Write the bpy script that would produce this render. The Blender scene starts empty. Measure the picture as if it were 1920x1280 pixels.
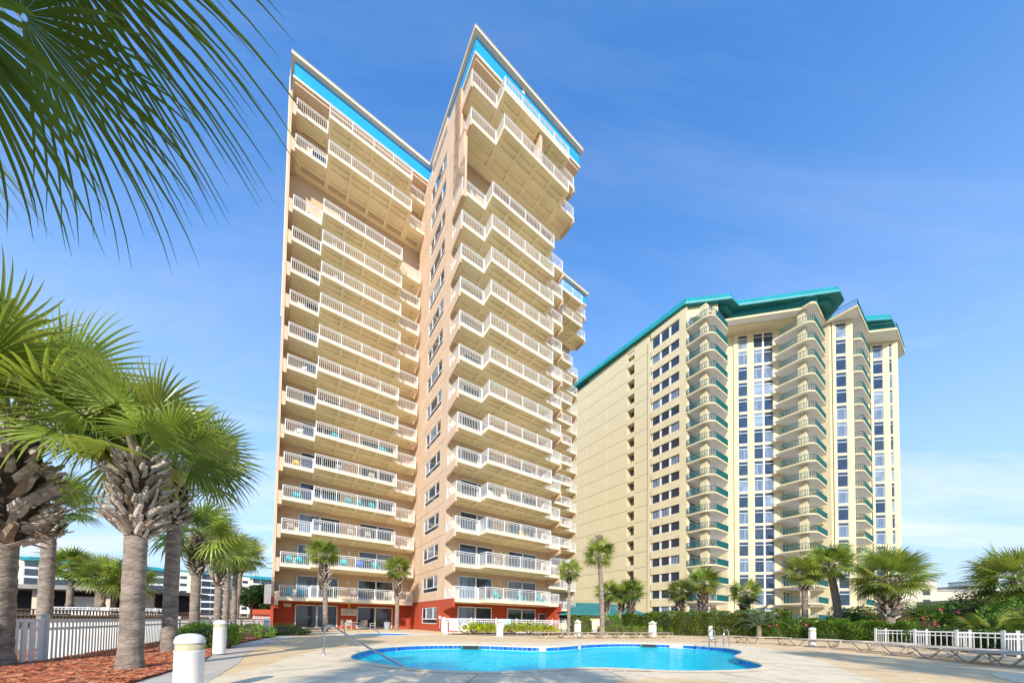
import bpy, bmesh, math, random
from mathutils import Vector, Matrix, Euler
R=math.radians; PI=math.pi
random.seed(11)
sc=bpy.context.scene; COL=sc.collection
# ------------------------------------------------------------ camera
cd=bpy.data.cameras.new('camera'); cam=bpy.data.objects.new('camera',cd); COL.objects.link(cam); sc.camera=cam
cd.sensor_width=36; cd.lens=627.0/1920*36; cd.shift_y=(1145.3-640)/1920; cd.clip_start=.05; cd.clip_end=6000
cam.matrix_world=Matrix(((0.999882,-0.015344,0,0),(-0.000476,-0.03104,-0.999518,0),(0.015337,0.9994,-0.031043,1.0),(0,0,0,1)))
# ------------------------------------------------------------ world
SUN_EL=R(29)
w=bpy.data.worlds.new('World'); sc.world=w; w.use_nodes=True
N=w.node_tree.nodes; Lk=w.node_tree.links; N.clear()
wo=N.new('ShaderNodeOutputWorld'); bg=N.new('ShaderNodeBackground'); sky=N.new('ShaderNodeTexSky')
sky.sky_type='NISHITA'; sky.sun_disc=False; sky.sun_elevation=SUN_EL; sky.sun_rotation=PI
sky.air_density=1.0; sky.dust_density=.25; sky.ozone_density=2.5
bg.inputs['Strength'].default_value=.15
hs=N.new('ShaderNodeHueSaturation'); hs.inputs['Saturation'].default_value=1.0; hs.inputs['Value'].default_value=1.0
tn=N.new('ShaderNodeMixRGB'); tn.blend_type='MULTIPLY'; tn.inputs[0].default_value=1; tn.inputs[2].default_value=(.86,1.66,2.3,1); Lk.new(sky.outputs[0],tn.inputs[1])
Lk.new(tn.outputs[0],hs.inputs['Color'])
tc=N.new('ShaderNodeTexCoord'); sp=N.new('ShaderNodeSeparateXYZ'); Lk.new(tc.outputs['Generated'],sp.inputs[0])
def mth(op,a,b=None,c=None):
    n=N.new('ShaderNodeMath'); n.operation=op
    for i,v in enumerate((a,b,c)):
        if v is None: continue
        if isinstance(v,(int,float)): n.inputs[i].default_value=v
        else: Lk.new(v,n.inputs[i])
    return n.outputs[0]
zc=mth('ADD',mth('MAXIMUM',sp.outputs[2],0.0),.12)
cx=mth('DIVIDE',sp.outputs[0],zc); cy=mth('DIVIDE',sp.outputs[1],zc)
cb=N.new('ShaderNodeCombineXYZ'); Lk.new(cx,cb.inputs[0]); Lk.new(cy,cb.inputs[1])
mp=N.new('ShaderNodeMapping'); mp.inputs['Scale'].default_value=(.45,1.6,1); mp.inputs['Rotation'].default_value=(0,0,R(-12)); Lk.new(cb.outputs[0],mp.inputs[0])
nz=N.new('ShaderNodeTexNoise'); nz.inputs['Scale'].default_value=1.0; nz.inputs['Detail'].default_value=7; nz.inputs['Roughness'].default_value=.62; nz.inputs['Distortion'].default_value=.5
Lk.new(mp.outputs[0],nz.inputs['Vector'])
cr=N.new('ShaderNodeMapRange'); cr.inputs['From Min'].default_value=.47; cr.inputs['From Max'].default_value=.68; Lk.new(nz.outputs[0],cr.inputs[0])
hz=N.new('ShaderNodeMapRange'); hz.inputs['From Min'].default_value=.62; hz.inputs['From Max'].default_value=.05; hz.inputs['To Min'].default_value=.14; hz.inputs['To Max'].default_value=.9; Lk.new(sp.outputs[2],hz.inputs[0])
cf=mth('MULTIPLY',cr.outputs[0],hz.outputs[0])
hf=N.new('ShaderNodeMapRange'); hf.inputs['From Min'].default_value=.86; hf.inputs['From Max'].default_value=.02; hf.inputs['To Max'].default_value=1.0; Lk.new(sp.outputs[2],hf.inputs[0])
hm=N.new('ShaderNodeMixRGB'); Lk.new(mth('MULTIPLY',mth('POWER',hf.outputs[0],1.5),1.0),hm.inputs[0]); Lk.new(hs.outputs[0],hm.inputs[1]); hm.inputs[2].default_value=(3.9,4.55,5.2,1)
mx=N.new('ShaderNodeMixRGB'); Lk.new(cf,mx.inputs[0]); Lk.new(hm.outputs[0],mx.inputs[1]); mx.inputs[2].default_value=(6.2,6.3,6.4,1)
Lk.new(mx.outputs[0],bg.inputs[0]); Lk.new(bg.outputs[0],wo.inputs[0])
# ------------------------------------------------------------ sun
sd=bpy.data.lights.new('sun','SUN'); sd.energy=4.9; sd.angle=R(.53); sd.color=(1,.91,.78)
so=bpy.data.objects.new('sun',sd); COL.objects.link(so)
so.rotation_euler=Vector((0.0,math.cos(SUN_EL),-math.sin(SUN_EL))).to_track_quat('-Z','Y').to_euler(); so.location=(0,-50,60)
sc.view_settings.view_transform='Standard'; sc.view_settings.look='None'; sc.view_settings.exposure=.2; sc.view_settings.gamma=1; sc.view_settings.use_curve_mapping=False

# ------------------------------------------------------------ helpers
def mat(name,col,rough=.8,var=.12,scale=3.0,bump=0,bscale=None,metal=0,spec=.35,col2=None,emit=None,trans=None,stretch=None):
    m=bpy.data.materials.new(name); m.use_nodes=True; nt=m.node_tree; n=nt.nodes; l=nt.links
    b=n['Principled BSDF']; b.inputs['Roughness'].default_value=rough; b.inputs['Metallic'].default_value=metal
    b.inputs['Specular IOR Level'].default_value=spec
    b.inputs['Base Color'].default_value=(*col,1)
    t=n.new('ShaderNodeTexCoord'); vec=t.outputs['Object']
    if stretch:
        mm=n.new('ShaderNodeMapping'); mm.inputs['Scale'].default_value=stretch; l.new(vec,mm.inputs[0]); vec=mm.outputs[0]
    if var or col2:
        nn=n.new('ShaderNodeTexNoise'); nn.inputs['Scale'].default_value=scale; nn.inputs['Detail'].default_value=6; nn.inputs['Roughness'].default_value=.6; l.new(vec,nn.inputs['Vector'])
        r=n.new('ShaderNodeValToRGB'); l.new(nn.outputs[0],r.inputs[0])
        c2=col2 or tuple(c*(1-var*1.6) for c in col); c1=col if col2 else tuple(min(1,c*(1+var*.7)) for c in col)
        r.color_ramp.elements[0].position=.36; r.color_ramp.elements[1].position=.64
        r.color_ramp.elements[0].color=(*c2,1); r.color_ramp.elements[1].color=(*c1,1)
        l.new(r.outputs[0],b.inputs['Base Color'])
    if bump:
        nb=n.new('ShaderNodeTexNoise'); nb.inputs['Scale'].default_value=bscale or scale*4; nb.inputs['Detail'].default_value=4; l.new(vec,nb.inputs['Vector'])
        bp=n.new('ShaderNodeBump'); bp.inputs['Strength'].default_value=bump; bp.inputs['Distance'].default_value=.05; l.new(nb.outputs[0],bp.inputs['Height']); l.new(bp.outputs[0],b.inputs['Normal'])
    if trans is not None:
        tr=n.new('ShaderNodeBsdfTranslucent'); tr.inputs[0].default_value=(*trans,1); ms=n.new('ShaderNodeMixShader'); ms.inputs[0].default_value=.35
        o=n['Material Output']; l.new(b.outputs[0],ms.inputs[1]); l.new(tr.outputs[0],ms.inputs[2]); l.new(ms.outputs[0],o.inputs[0])
    if name.startswith('palm leaf') or 'leaf' in name and trans is not None:
        oi=n.new('ShaderNodeObjectInfo'); mr=n.new('ShaderNodeMapRange'); mr.inputs['To Min'].default_value=.62; mr.inputs['To Max'].default_value=1.45; l.new(oi.outputs['Random'],mr.inputs[0])
        hv=n.new('ShaderNodeHueSaturation'); l.new(mr.outputs[0],hv.inputs['Value']); src=b.inputs['Base Color'].links[0].from_socket; l.new(src,hv.inputs['Color']); l.new(hv.outputs[0],b.inputs['Base Color'])
        m3=n.new('ShaderNodeMapRange'); m3.inputs['To Min'].default_value=.48; m3.inputs['To Max'].default_value=.515; l.new(oi.outputs['Random'],m3.inputs[0]); l.new(m3.outputs[0],hv.inputs['Hue'])
    if emit: b.inputs['Emission Color'].default_value=(*emit,1); b.inputs['Emission Strength'].default_value=1
    return m
def stained(name,col,stain,rough=.85,sc1=.25,amt=.35,vz=.12):
    """painted stucco: large tonal drift, faint vertical rain streaks, fine grain"""
    m=mat(name,col,rough,var=.05,scale=.6,bump=.12,bscale=30); nt=m.node_tree; n=nt.nodes; l=nt.links; b=n['Principled BSDF']
    src=b.inputs['Base Color'].links[0].from_socket
    t=n.new('ShaderNodeTexCoord'); mm=n.new('ShaderNodeMapping'); mm.inputs['Scale'].default_value=(2.2,2.2,vz); l.new(t.outputs['Object'],mm.inputs[0])
    nn=n.new('ShaderNodeTexNoise'); nn.inputs['Scale'].default_value=1.0; nn.inputs['Detail'].default_value=5; l.new(mm.outputs[0],nn.inputs['Vector'])
    r=n.new('ShaderNodeMapRange'); r.inputs['From Min'].default_value=.48; r.inputs['From Max'].default_value=.75; r.inputs['To Max'].default_value=amt; l.new(nn.outputs[0],r.inputs[0])
    x=n.new('ShaderNodeMixRGB'); l.new(r.outputs[0],x.inputs[0]); l.new(src,x.inputs[1]); x.inputs[2].default_value=(*stain,1); l.new(x.outputs[0],b.inputs['Base Color'])
    return m
class MB:
    def __init__(s): s.v=[]; s.f=[]; s.m=[]
    def q(s,pts,mi=0):
        i=len(s.v); s.v+= [tuple(p) for p in pts]; s.f.append(tuple(range(i,i+len(pts)))); s.m.append(mi)
    def box(s,x0,x1,y0,y1,z0,z1,mi=0):
        if x0>x1:x0,x1=x1,x0
        if y0>y1:y0,y1=y1,y0
        if z0>z1:z0,z1=z1,z0
        i=len(s.v); s.v+=[(x0,y0,z0),(x1,y0,z0),(x1,y1,z0),(x0,y1,z0),(x0,y0,z1),(x1,y0,z1),(x1,y1,z1),(x0,y1,z1)]
        for f in ((0,3,2,1),(4,5,6,7),(0,1,5,4),(1,2,6,5),(2,3,7,6),(3,0,4,7)): s.f.append(tuple(i+k for k in f)); s.m.append(mi)
    def obox(s,p,q,wd,z0,z1,mi=0):
        """vertical slab between plan points p,q with thickness wd centred"""
        p=Vector(p);q=Vector(q);d=(q-p).normalized();n=Vector((-d.y,d.x))*wd/2
        c=[p+n,p-n,q-n,q+n]; s.prism([(a.x,a.y) for a in c],z0,z1,mi)
    def prism(s,poly,z0,z1,mi=0,caps=True):
        n=len(poly); ar=sum(poly[i][0]*poly[(i+1)%n][1]-poly[(i+1)%n][0]*poly[i][1] for i in range(n))
        if ar<0: poly=poly[::-1]
        i=len(s.v); s.v+=[(x,y,z0) for x,y in poly]+[(x,y,z1) for x,y in poly]
        for k in range(n): s.f.append((i+k,i+(k+1)%n,i+n+(k+1)%n,i+n+k)); s.m.append(mi)
        if caps: s.f.append(tuple(i+k for k in range(n))[::-1]); s.m.append(mi); s.f.append(tuple(i+n+k for k in range(n))); s.m.append(mi)
    def tube(s,pts,r,seg=8,mi=0,cap=True):
        pts=[Vector(p) for p in pts]; rs=r if isinstance(r,(list,tuple)) else [r]*len(pts); base=len(s.v)
        for k,p in enumerate(pts):
            d=(pts[min(k+1,len(pts)-1)]-pts[max(k-1,0)]).normalized()
            u=d.cross(Vector((0,0,1))); 
            if u.length<.05: u=d.cross(Vector((0,1,0)))
            u.normalize(); v=d.cross(u)
            for j in range(seg):
                a=2*PI*j/seg; s.v.append(tuple(p+(u*math.cos(a)+v*math.sin(a))*rs[k]))
        for k in range(len(pts)-1):
            for j in range(seg): s.f.append((base+k*seg+j,base+(k+1)*seg+j,base+(k+1)*seg+(j+1)%seg,base+k*seg+(j+1)%seg)); s.m.append(mi)
        if cap:
            s.f.append(tuple(base+j for j in range(seg))); s.m.append(mi); s.f.append(tuple(base+(len(pts)-1)*seg+j for j in range(seg))[::-1]); s.m.append(mi)
    def lathe(s,prof,seg=20,mi=0,c=(0,0)):
        base=len(s.v)
        for r,z in prof:
            for j in range(seg): a=2*PI*j/seg; s.v.append((c[0]+r*math.cos(a),c[1]+r*math.sin(a),z))
        for k in range(len(prof)-1):
            for j in range(seg): s.f.append((base+k*seg+j,base+k*seg+(j+1)%seg,base+(k+1)*seg+(j+1)%seg,base+(k+1)*seg+j)); s.m.append(mi)
        s.f.append(tuple(base+(len(prof)-1)*seg+j for j in range(seg))); s.m.append(mi)
    def mesh(s,name,mats,smooth=False):
        me=bpy.data.meshes.new(name); me.from_pydata(s.v,[],s.f)
        for m in (mats if isinstance(mats,(list,tuple)) else [mats]): me.materials.append(m)
        me.polygons.foreach_set('material_index',s.m)
        if smooth: me.polygons.foreach_set('use_smooth',[True]*len(s.f))
        me.update(); return me
    def ob(s,name,mats,parent=None,loc=None,rz=0,smooth=False): return link(name,s.mesh(name,mats,smooth),parent,loc,rz)
def link(name,me,parent=None,loc=None,rz=0):
    o=bpy.data.objects.new(name,me); COL.objects.link(o)
    if parent: o.parent=parent
    if loc: o.location=loc
    if rz: o.rotation_euler=(0,0,rz)
    return o
def tag(o,label=None,cat=None,group=None,kind=None):
    if label: o['label']=label
    if cat: o['category']=cat
    if group: o['group']=group
    if kind: o['kind']=kind
    return o
def thing(name,label,cat,loc=(0,0,0),rz=0,group=None):
    o=link(name,None,None,loc,rz); return tag(o,label,cat,group)
def copy_tree(o,parent=None,loc=None,rz=None,label=None):
    c=o.copy(); COL.objects.link(c); c.parent=parent
    if loc is not None: c.location=loc
    if rz is not None: c.rotation_euler=(0,0,rz)
    if label: c['label']=label
    for ch in list(o.children): copy_tree(ch,c)
    return c
def fill(loops,z,name,m):
    bm=bmesh.new(); es=[]
    for lp in loops:
        vs=[bm.verts.new((x,y,z)) for x,y in lp]
        for i in range(len(vs)): es.append(bm.edges.new((vs[i],vs[(i+1)%len(vs)])))
    bmesh.ops.triangle_fill(bm,edges=es,use_beauty=True)
    for f in bm.faces:
        if f.normal.z<0: f.normal_flip()
    me=bpy.data.meshes.new(name); bm.to_mesh(me); bm.free(); me.materials.append(m); return link(name,me)
def smooth_loop(pts,n=2):
    for _ in range(n):
        q=[]
        for i in range(len(pts)):
            a=pts[i];b=pts[(i+1)%len(pts)]
            q+=[(a[0]*.75+b[0]*.25,a[1]*.75+b[1]*.25),(a[0]*.25+b[0]*.75,a[1]*.25+b[1]*.75)]
        pts=q
    return pts
def text(body,size,m,parent,loc,rot,name='lettering',extr=.002):
    cu=bpy.data.curves.new(name,'FONT'); cu.body=body; cu.size=size; cu.extrude=extr; cu.align_x='CENTER'; cu.align_y='CENTER'
    tmp=bpy.data.objects.new('tmp',cu); COL.objects.link(tmp); dg=bpy.context.evaluated_depsgraph_get()
    me=bpy.data.meshes.new_from_object(tmp.evaluated_get(dg)); bpy.data.objects.remove(tmp)
    me.materials.clear(); me.materials.append(m); o=link(name,me,parent,loc); o.rotation_euler=rot; return o

# ------------------------------------------------------------ materials
M={}
M['peach']=stained('peach stucco',(.66,.475,.325),(.50,.35,.24),amt=.42)
M['tan']=stained('tan stucco',(.64,.46,.31),(.52,.36,.24),amt=.25)
M['cream']=stained('cream concrete',(.80,.69,.50),(.62,.50,.34),amt=.25)
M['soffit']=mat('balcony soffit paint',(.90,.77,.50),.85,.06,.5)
M['red']=stained('red stucco',(.44,.075,.035),(.33,.06,.03),amt=.35)
M['blue']=mat('blue fascia',(.015,.34,.80),.45,.05,.3)
M['eave']=mat('eave cream',(.72,.62,.46),.6,.08,.8,stretch=(.3,.3,3))
M['white']=mat('white paint',(.76,.75,.72),.45,.03,2)
M['dirtywhite']=mat('weathered white paint',(.60,.60,.57),.5,.1,4)
M['dark']=mat('dark interior',(.02,.02,.022),.7,0)
M['roof']=mat('flat roof',(.35,.33,.3),.9,.1,.4)
def glassm(name,col,rough=.06,col2=None,sc_=.5):
    return mat(name,col,rough,var=.3,scale=sc_,spec=.9,col2=col2,bump=.02,bscale=1.2,stretch=(1.6,1.6,.12) if sc_==3 else None)
M['glass']=glassm('dark window glass',(.035,.05,.075))
M['glass2']=glassm('blue tinted glass',(.02,.035,.07))
M['curtain']=glassm('curtained window glass',(.24,.30,.38),.1,(.09,.13,.20),3)
M['curtain'].node_tree.nodes['Principled BSDF'].inputs['Specular IOR Level'].default_value=.6
M['shade']=glassm('drawn shade behind glass',(.24,.30,.37),.12)
M['ycream']=stained('yellow stucco',(.68,.585,.37),(.55,.46,.28),amt=.4,vz=.06)
M['ytrim']=mat('yellow trim',(.68,.57,.34),.7,.05,1)
M['ysoff']=mat('pale soffit',(.80,.78,.75),.9,.05,.4)
M['teal']=mat('teal metal roof',(.015,.30,.32),.45,.08,.5,spec=.5)
M['tealhip']=mat('weathered teal metal roof',(.02,.20,.21),.5,.12,.8,spec=.4)
M['tealdk']=mat('teal darkened for eave shade',(.015,.19,.19),.6,.1,.4)  # roof teal again, darkened to carry the shade under the eaves
M['tealrail']=mat('teal railing',(.004,.125,.135),.45,.06,2)
M['trunk']=mat('palm trunk bark',(.36,.29,.23),.95,.3,3,bump=.6,bscale=9,col2=(.17,.13,.105),stretch=(1.4,1.4,3.5))
M['boot']=mat('old palm leaf base',(.72,.64,.55),.9,.3,7,bump=.4,bscale=30,col2=(.33,.27,.22))
M['boot2']=mat('brown palm leaf base',(.46,.35,.25),.9,.3,6,col2=(.22,.16,.11))
M['leaf']=mat('palm leaf green',(.33,.40,.08),.32,.3,2,trans=(.42,.50,.06),spec=.65,col2=(.14,.20,.03))
M['leaf2']=mat('palm leaf yellow green',(.50,.50,.12),.36,.3,2,trans=(.45,.5,.06),spec=.6,col2=(.2,.27,.04))
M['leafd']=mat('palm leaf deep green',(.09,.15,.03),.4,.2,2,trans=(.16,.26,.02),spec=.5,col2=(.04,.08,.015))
M['silver']=mat('silvery palm leaf',(.20,.27,.18),.6,.2,2,trans=(.2,.28,.12),col2=(.10,.16,.09))
M['petiole']=mat('leaf stalk',(.22,.26,.06),.55,.1,3)
M['straw']=mat('dry straw leaf',(.42,.31,.15),.8,.2,4,trans=(.4,.28,.1))
M['hedge']=mat('hedge leaf',(.15,.31,.03),.5,.25,1.5,trans=(.2,.38,.03),spec=.4,col2=(.05,.13,.012))
M['hedge2']=mat('bright hedge leaf',(.30,.44,.05),.5,.25,1.5,trans=(.26,.36,.03),spec=.4,col2=(.08,.16,.015))
M['ylow']=mat('yellow variegated leaf',(.85,.76,.06),.5,.2,2,trans=(.8,.75,.05),col2=(.45,.52,.04))
M['twig']=mat('twigs',(.10,.07,.045),.9,.2,5)
M['tree']=mat('far tree leaf',(.05,.10,.02),.6,.3,.6,trans=(.08,.14,.02),col2=(.02,.05,.012))
M['steel']=mat('stainless steel',(.62,.63,.66),.18,.05,8,metal=1)
M['sling']=mat('beige sling fabric',(.52,.46,.37),.8,.12,9,bump=.1,bscale=120)
M['frame']=mat('champagne frame',(.50,.42,.31),.4,.06,5,metal=.3)
M['tealp']=mat('turquoise plastic',(.01,.47,.50),.4,.05,3)
M['bluep']=mat('blue plastic',(.01,.16,.60),.4,.05,3)
M['yellp']=mat('yellow plastic',(.70,.50,.06),.45,.05,3)
M['orangep']=mat('orange towel',(.65,.20,.04),.8,.1,5)
M['wood']=mat('weathered wood',(.22,.15,.10),.85,.25,3,col2=(.11,.075,.05),stretch=(1,1,.3),bump=.2)
M['sign']=mat('sign board',(.66,.66,.64),.5,.03,4)
M['ink']=mat('sign ink',(.05,.05,.06),.6,0)
M['inkred']=mat('red sign ink',(.6,.05,.03),.6,0)
M['core']=mat('dark fibre between leaf bases',(.07,.05,.035),.95,.3,8)  # darkness of the gaps between leaf bases put into the core colour
M['tile']=mat('blue pool tile',(.01,.11,.50),.15,.3,3,spec=.6,col2=(.02,.22,.62))
M['tiledk']=mat('dark blue pool tile',(.01,.07,.30),.15,.3,3,spec=.6)
M['grout']=mat('pool tile grout',(.42,.58,.72),.7,.05,4)
M['skim']=mat('skimmer dark opening',(.02,.02,.025),.5,0)
M['grey']=mat('grey plastic',(.30,.31,.33),.5,.08,4)
M['bark2']=M['trunk']
M['beige']=stained('beige far wall',(.58,.50,.40),(.5,.42,.33),amt=.15)
M['creamfar']=stained('pale far wall',(.80,.76,.62),(.7,.66,.52),amt=.1)

# ------------------------------------------------------------ ground, deck, pools
POOL=[(-4.35,9.02),(-4.59,9.72),(-4.77,10.77),(-4.74,11.98),(-4.32,13.0),(-3.49,13.79),(-2.24,14.23),(-1.34,14.26),(-.42,13.95),(.88,13.6),(1.78,13.84),(2.74,14.83),(3.57,15.91),(5.2,17.0),(6.6,17.2),(7.82,16.9),(8.87,16.3),(9.33,15.4),(9.5,14.67),(9.2,13.6),(8.7,12.58),(8.01,11.74),(7.39,11.09),(6.96,10.37),(6.83,9.64),(6.59,8.87),(6.17,8.19),(5.56,7.67),(4.55,7.31),(3.67,7.18),(3.02,7.27),(2.3,7.5),(1.58,7.5),(.94,7.2),(.02,6.75),(-.61,6.62),(-1.25,6.68),(-1.94,6.9),(-2.81,7.43),(-3.55,8.03),(-4.07,8.53)]
POOL=smooth_loop(POOL,1)
RING=[(-5.11,7.0),(-5.51,8.1),(-5.91,9.21),(-6.12,10.72),(-5.64,12.72),(-4.4,15.25),(-1.64,16.6),(1.09,15.9),(2.4,17.2),(4.6,19.2),(7.8,19.6),(10.8,18.4),(11.7,15.74),(10.02,11.86),(8.9,9.5),(7.6,7.6),(6.5,5.6),(5.4,3.5),(3.4,1.5),(0,.5),(-3,1.5),(-4.7,4.4)]
RING=smooth_loop(RING,2)
WADE=smooth_loop([(-10.93,22.9),(-10.6,24.6),(-9.7,25.6),(-8.4,25.6),(-7.0,24.6),(-7.2,22.4),(-8.6,21.4),(-9.9,21.5)],2)
WRING=smooth_loop([(-12.6,22.5),(-12.2,25.5),(-10,27.3),(-7.6,27.2),(-5.2,25.2),(-5.4,21.6),(-7.9,19.6),(-10.8,19.9)],2)
def concrete(name,c1,c2,joint=None):
    m=stained(name,c1,tuple(v*.62 for v in c2),.85,amt=.55,vz=2.2); b=m.node_tree.nodes['Principled BSDF']; b.inputs['Specular IOR Level'].default_value=.25; return m
MD=concrete('tan textured deck',(.76,.55,.31),(.68,.48,.26))
ML=concrete('pale pool coping concrete',(.80,.66,.45),(.70,.56,.38))
MS=mat('sandy ground',(.45,.38,.27),.95,.2,.4,col2=(.28,.27,.14))
g=fill([[(-3000,-600),(3000,-600),(3000,4000),(-3000,4000)],POOL,WADE],-.03,'ground',MS); tag(g,kind='structure')
DECK=[(-4.2,1.0),(-4.6,4.6),(-6.4,7.56),(-7.5,9.11),(-8.36,10.72),(-9.52,13.04),(-11.04,16.75),(-12.9,20),(-17,25),(-26,29),(-27,36),(-17,37),(-9.6,38.3),(-4.4,30.8),(8,39.5),(19,30),(24,22.5),(20.5,15.5),(19.2,10),(20,0),(0,-12),(-4.5,-8)]
tag(fill([DECK,POOL,WADE],0,'pool_deck',MD),kind='structure')
tag(fill([RING,POOL],.004,'pool_surround',ML),kind='structure')
tag(fill([WRING,WADE],.004,'wading_pool_surround',ML),kind='structure')
# tan lobes in the pale foreground concrete
for i,lp in enumerate(([(1.5,5.9),(3.1,6.25),(4.0,5.9),(4.0,4.6),(2.6,3.6),(1.6,4.4)],)):
    tag(fill([smooth_loop(lp,2)],.008,'deck_patch',MD),kind='structure')
# pale scallops on the right of the deck
for lp in ([(9.2,6.2),(11.4,8.1),(12.0,7.2),(11.2,5.2),(9.6,4.6)],[(12.3,6.2),(13.4,7.0),(13.8,6.0),(13,4.4),(12.2,4.6)]):
    tag(fill([smooth_loop(lp,2)],.008,'deck_scallop',ML),kind='structure')
KERB=[(-14.2,21.3),(-13.4,21.6),(-11.04,16.75),(-9.52,13.04),(-8.2,10.72),(-7.2,9.11),(-6.1,7.56),(-4.3,4.6),(-4.0,1),(-5.0,1),(-5.3,4.3),(-6.8,7.3),(-8.5,9.5),(-9.95,11.84),(-11.3,14.84),(-13.1,18.55)]
tag(fill([KERB],.006,'path_border',mat('grey concrete border',(.55,.49,.41),.9,.12,1.5,bump=.2,bscale=50)),kind='structure')
MU=mat('red mulch bed',(.36,.10,.045),.95,.4,12,bump=.8,bscale=25,col2=(.14,.05,.03))
BEDL=[(-13.2,18.55),(-11.3,14.84),(-9.95,11.84),(-8.5,9.6),(-6.8,7.4),(-5.3,4.4),(-5,1),(-9.5,1),(-12.5,8),(-19,20),(-24,31),(-23,31.5),(-19,26.5),(-14.6,21.4)]
tag(fill([BEDL],.03,'mulch_bed',MU),kind='structure')
BEDC=[(-4.4,24.3),(-2.4,24.5),(-.5,24.6),(3,26.5),(8,31),(12,33.6),(15,34.5),(15,36),(7,36),(0,29.5),(-4.6,25.6)]
tag(fill([BEDC],.03,'mulch_bed',MU),kind='structure')
BEDR=[(15,33.5),(19,28.3),(21.2,23.6),(22,20.8),(20.2,16.2),(18.6,12.6),(17.6,9.5),(16.5,5),(40,5),(60,20),(45,50),(16,40)]
tag(fill([BEDR],.03,'mulch_bed',MU),kind='structure')
tag(fill([[(-3.6,24.0),(-1.6,23.6),(1.5,23.8),(2.6,24.9),(1.4,25.2),(-1.2,24.5)]],.04,'gravel_strip',mat('white gravel',(.72,.70,.66),.9,.25,20,bump=.6,bscale=50)),kind='structure')
# expansion joints in the pale concrete
MJ=mat('dark joint filler',(.16,.13,.11),.9,.2,8)
for i,(p,q) in enumerate((((4.3,7.2),(4.9,5.2)),((6.9,9.0),(8.9,7.4)),((8.4,12.2),(10.9,12.0)),((-.6,6.5),(-.9,3.5)),((-3.2,7.7),(-4.6,6.2)),((-4.8,11.5),(-6.1,11.8)),((-1.5,14.4),(-1.6,16.4)),((6.5,17.3),(6.7,19.5)),((1.7,14.0),(1.9,16.3)),((2.0,7.4),(2.1,4.8)))):
    b_=MB(); b_.obox(p,q,.014,.0045,.0065); tag(b_.ob('expansion_joint',MJ),kind='structure')
# mulch chips
random.seed(3); mb=MB()
def inpoly(x,y,P):
    r=False; j=len(P)-1
    for i in range(len(P)):
        if (P[i][1]>y)!=(P[j][1]>y) and x<(P[j][0]-P[i][0])*(y-P[i][1])/(P[j][1]-P[i][1])+P[i][0]: r=not r
        j=i
    return r
def chip(x,y,z,s):
    a=random.uniform(0,PI); t=random.uniform(-.5,.5); c,d=math.cos(a)*s,math.sin(a)*s; wv=.35*random.uniform(.6,1.3)
    mb.q([(x-c+d*wv,y-d-c*wv,z),(x-c-d*wv,y-d+c*wv,z+.012),(x+c-d*wv,y+d+c*wv,z+.012+t*s*.6),(x+c+d*wv,y+d-c*wv,z+t*s*.6)],random.choice((0,0,1,2)))
n=0
while n<16000:
    yy=1+18*random.random()**1.8; xx=random.uniform(-14,-4.5)
    if inpoly(xx,yy,BEDL) and xx>-yy*1.62: chip(xx,yy,.05,random.uniform(.02,.05)); n+=1
n=0
while n<5000:
    xx=random.uniform(-4.5,30); yy=random.uniform(7,36)
    if inpoly(xx,yy,BEDC) or (inpoly(xx,yy,BEDR) and xx<23): chip(xx,yy,.05,random.uniform(.03,.07)); n+=1
mc=[mat('orange wood chip',(.48,.14,.06),.9,.2,9),mat('rust wood chip',(.34,.085,.04),.9,.2,9),mat('pale wood chip',(.55,.26,.14),.9,.2,9)]
tag(mb.ob('mulch_chips',mc),kind='stuff')
# pools
def pool(P,depth,wl,name,tilew,tileh,water):
    root=tag(link(name,None),kind='structure'); n=len(P)
    ar=sum(P[i][0]*P[(i+1)%n][1]-P[(i+1)%n][0]*P[i][1] for i in range(n)); Q=P if ar>0 else P[::-1]
    b=MB()
    for i in range(n):
        p,q=Q[i],Q[(i+1)%n]; b.q([(p[0],p[1],0.004),(q[0],q[1],.004),(q[0],q[1],-depth),(p[0],p[1],-depth)])
    b.q([(x,y,-depth) for x,y in Q]); 
    bs=mat('aqua plaster',(.05,.85,.95),.7,.06,.5); bs2=bs
    b.ob('pool_shell',bs,root)
    # bullnose edge + grout band + tiles
    e=MB(); gb=MB()
    for i in range(n):
        p,q=Vector(Q[i]),Vector(Q[(i+1)%n]); o=Vector(Q[i-1]); r_=Vector(Q[(i+2)%n])
        n0=Vector((-(q-o).y,(q-o).x)).normalized(); n1=Vector((-(r_-p).y,(r_-p).x)).normalized()
        for (da,za,db,zb) in ((-.28,.012,.0,.016),(0,.016,.03,0),(.03,0,.025,-.035),(.025,-.035,0,-.04)):
            a=p+n0*da;b_=q+n1*da;c=q+n1*db;d=p+n0*db
            e.q([(a.x,a.y,za),(b_.x,b_.y,za),(c.x,c.y,zb),(d.x,d.y,zb)])
        a=p+n0*.006;b_=q+n1*.006
        gb.q([(b_.x,b_.y,-.041),(a.x,a.y,-.041),(a.x,a.y,-.04-tileh-.03),(b_.x,b_.y,-.04-tileh-.03)])
    e.ob('pool_edge',ML,root); gb.ob('tile_grout',M['grout'],root)
    tl=MB(); tl.box(-tilew*.46,tilew*.46,0,.012,-.045-tileh,-.05); tm=[tl.mesh('tile',M['tile']),tl.mesh('tile',M['tiledk'])]
    acc=0
    for i in range(n):
        p,q=Vector(Q[i]),Vector(Q[(i+1)%n]); L=(q-p).length; d=(q-p)/L; nn=Vector((-d.y,d.x)); t=acc
        while t<L:
            c=p+d*t+nn*.008; o=link('tile',tm[1 if random.random()<.12 else 0],root,(c.x,c.y,0),math.atan2(d.y,d.x)); t+=tilew
        acc=t-L
    wv=fill([Q],-wl,'pool_water',water); tag(wv,kind='structure')
    return root
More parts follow.
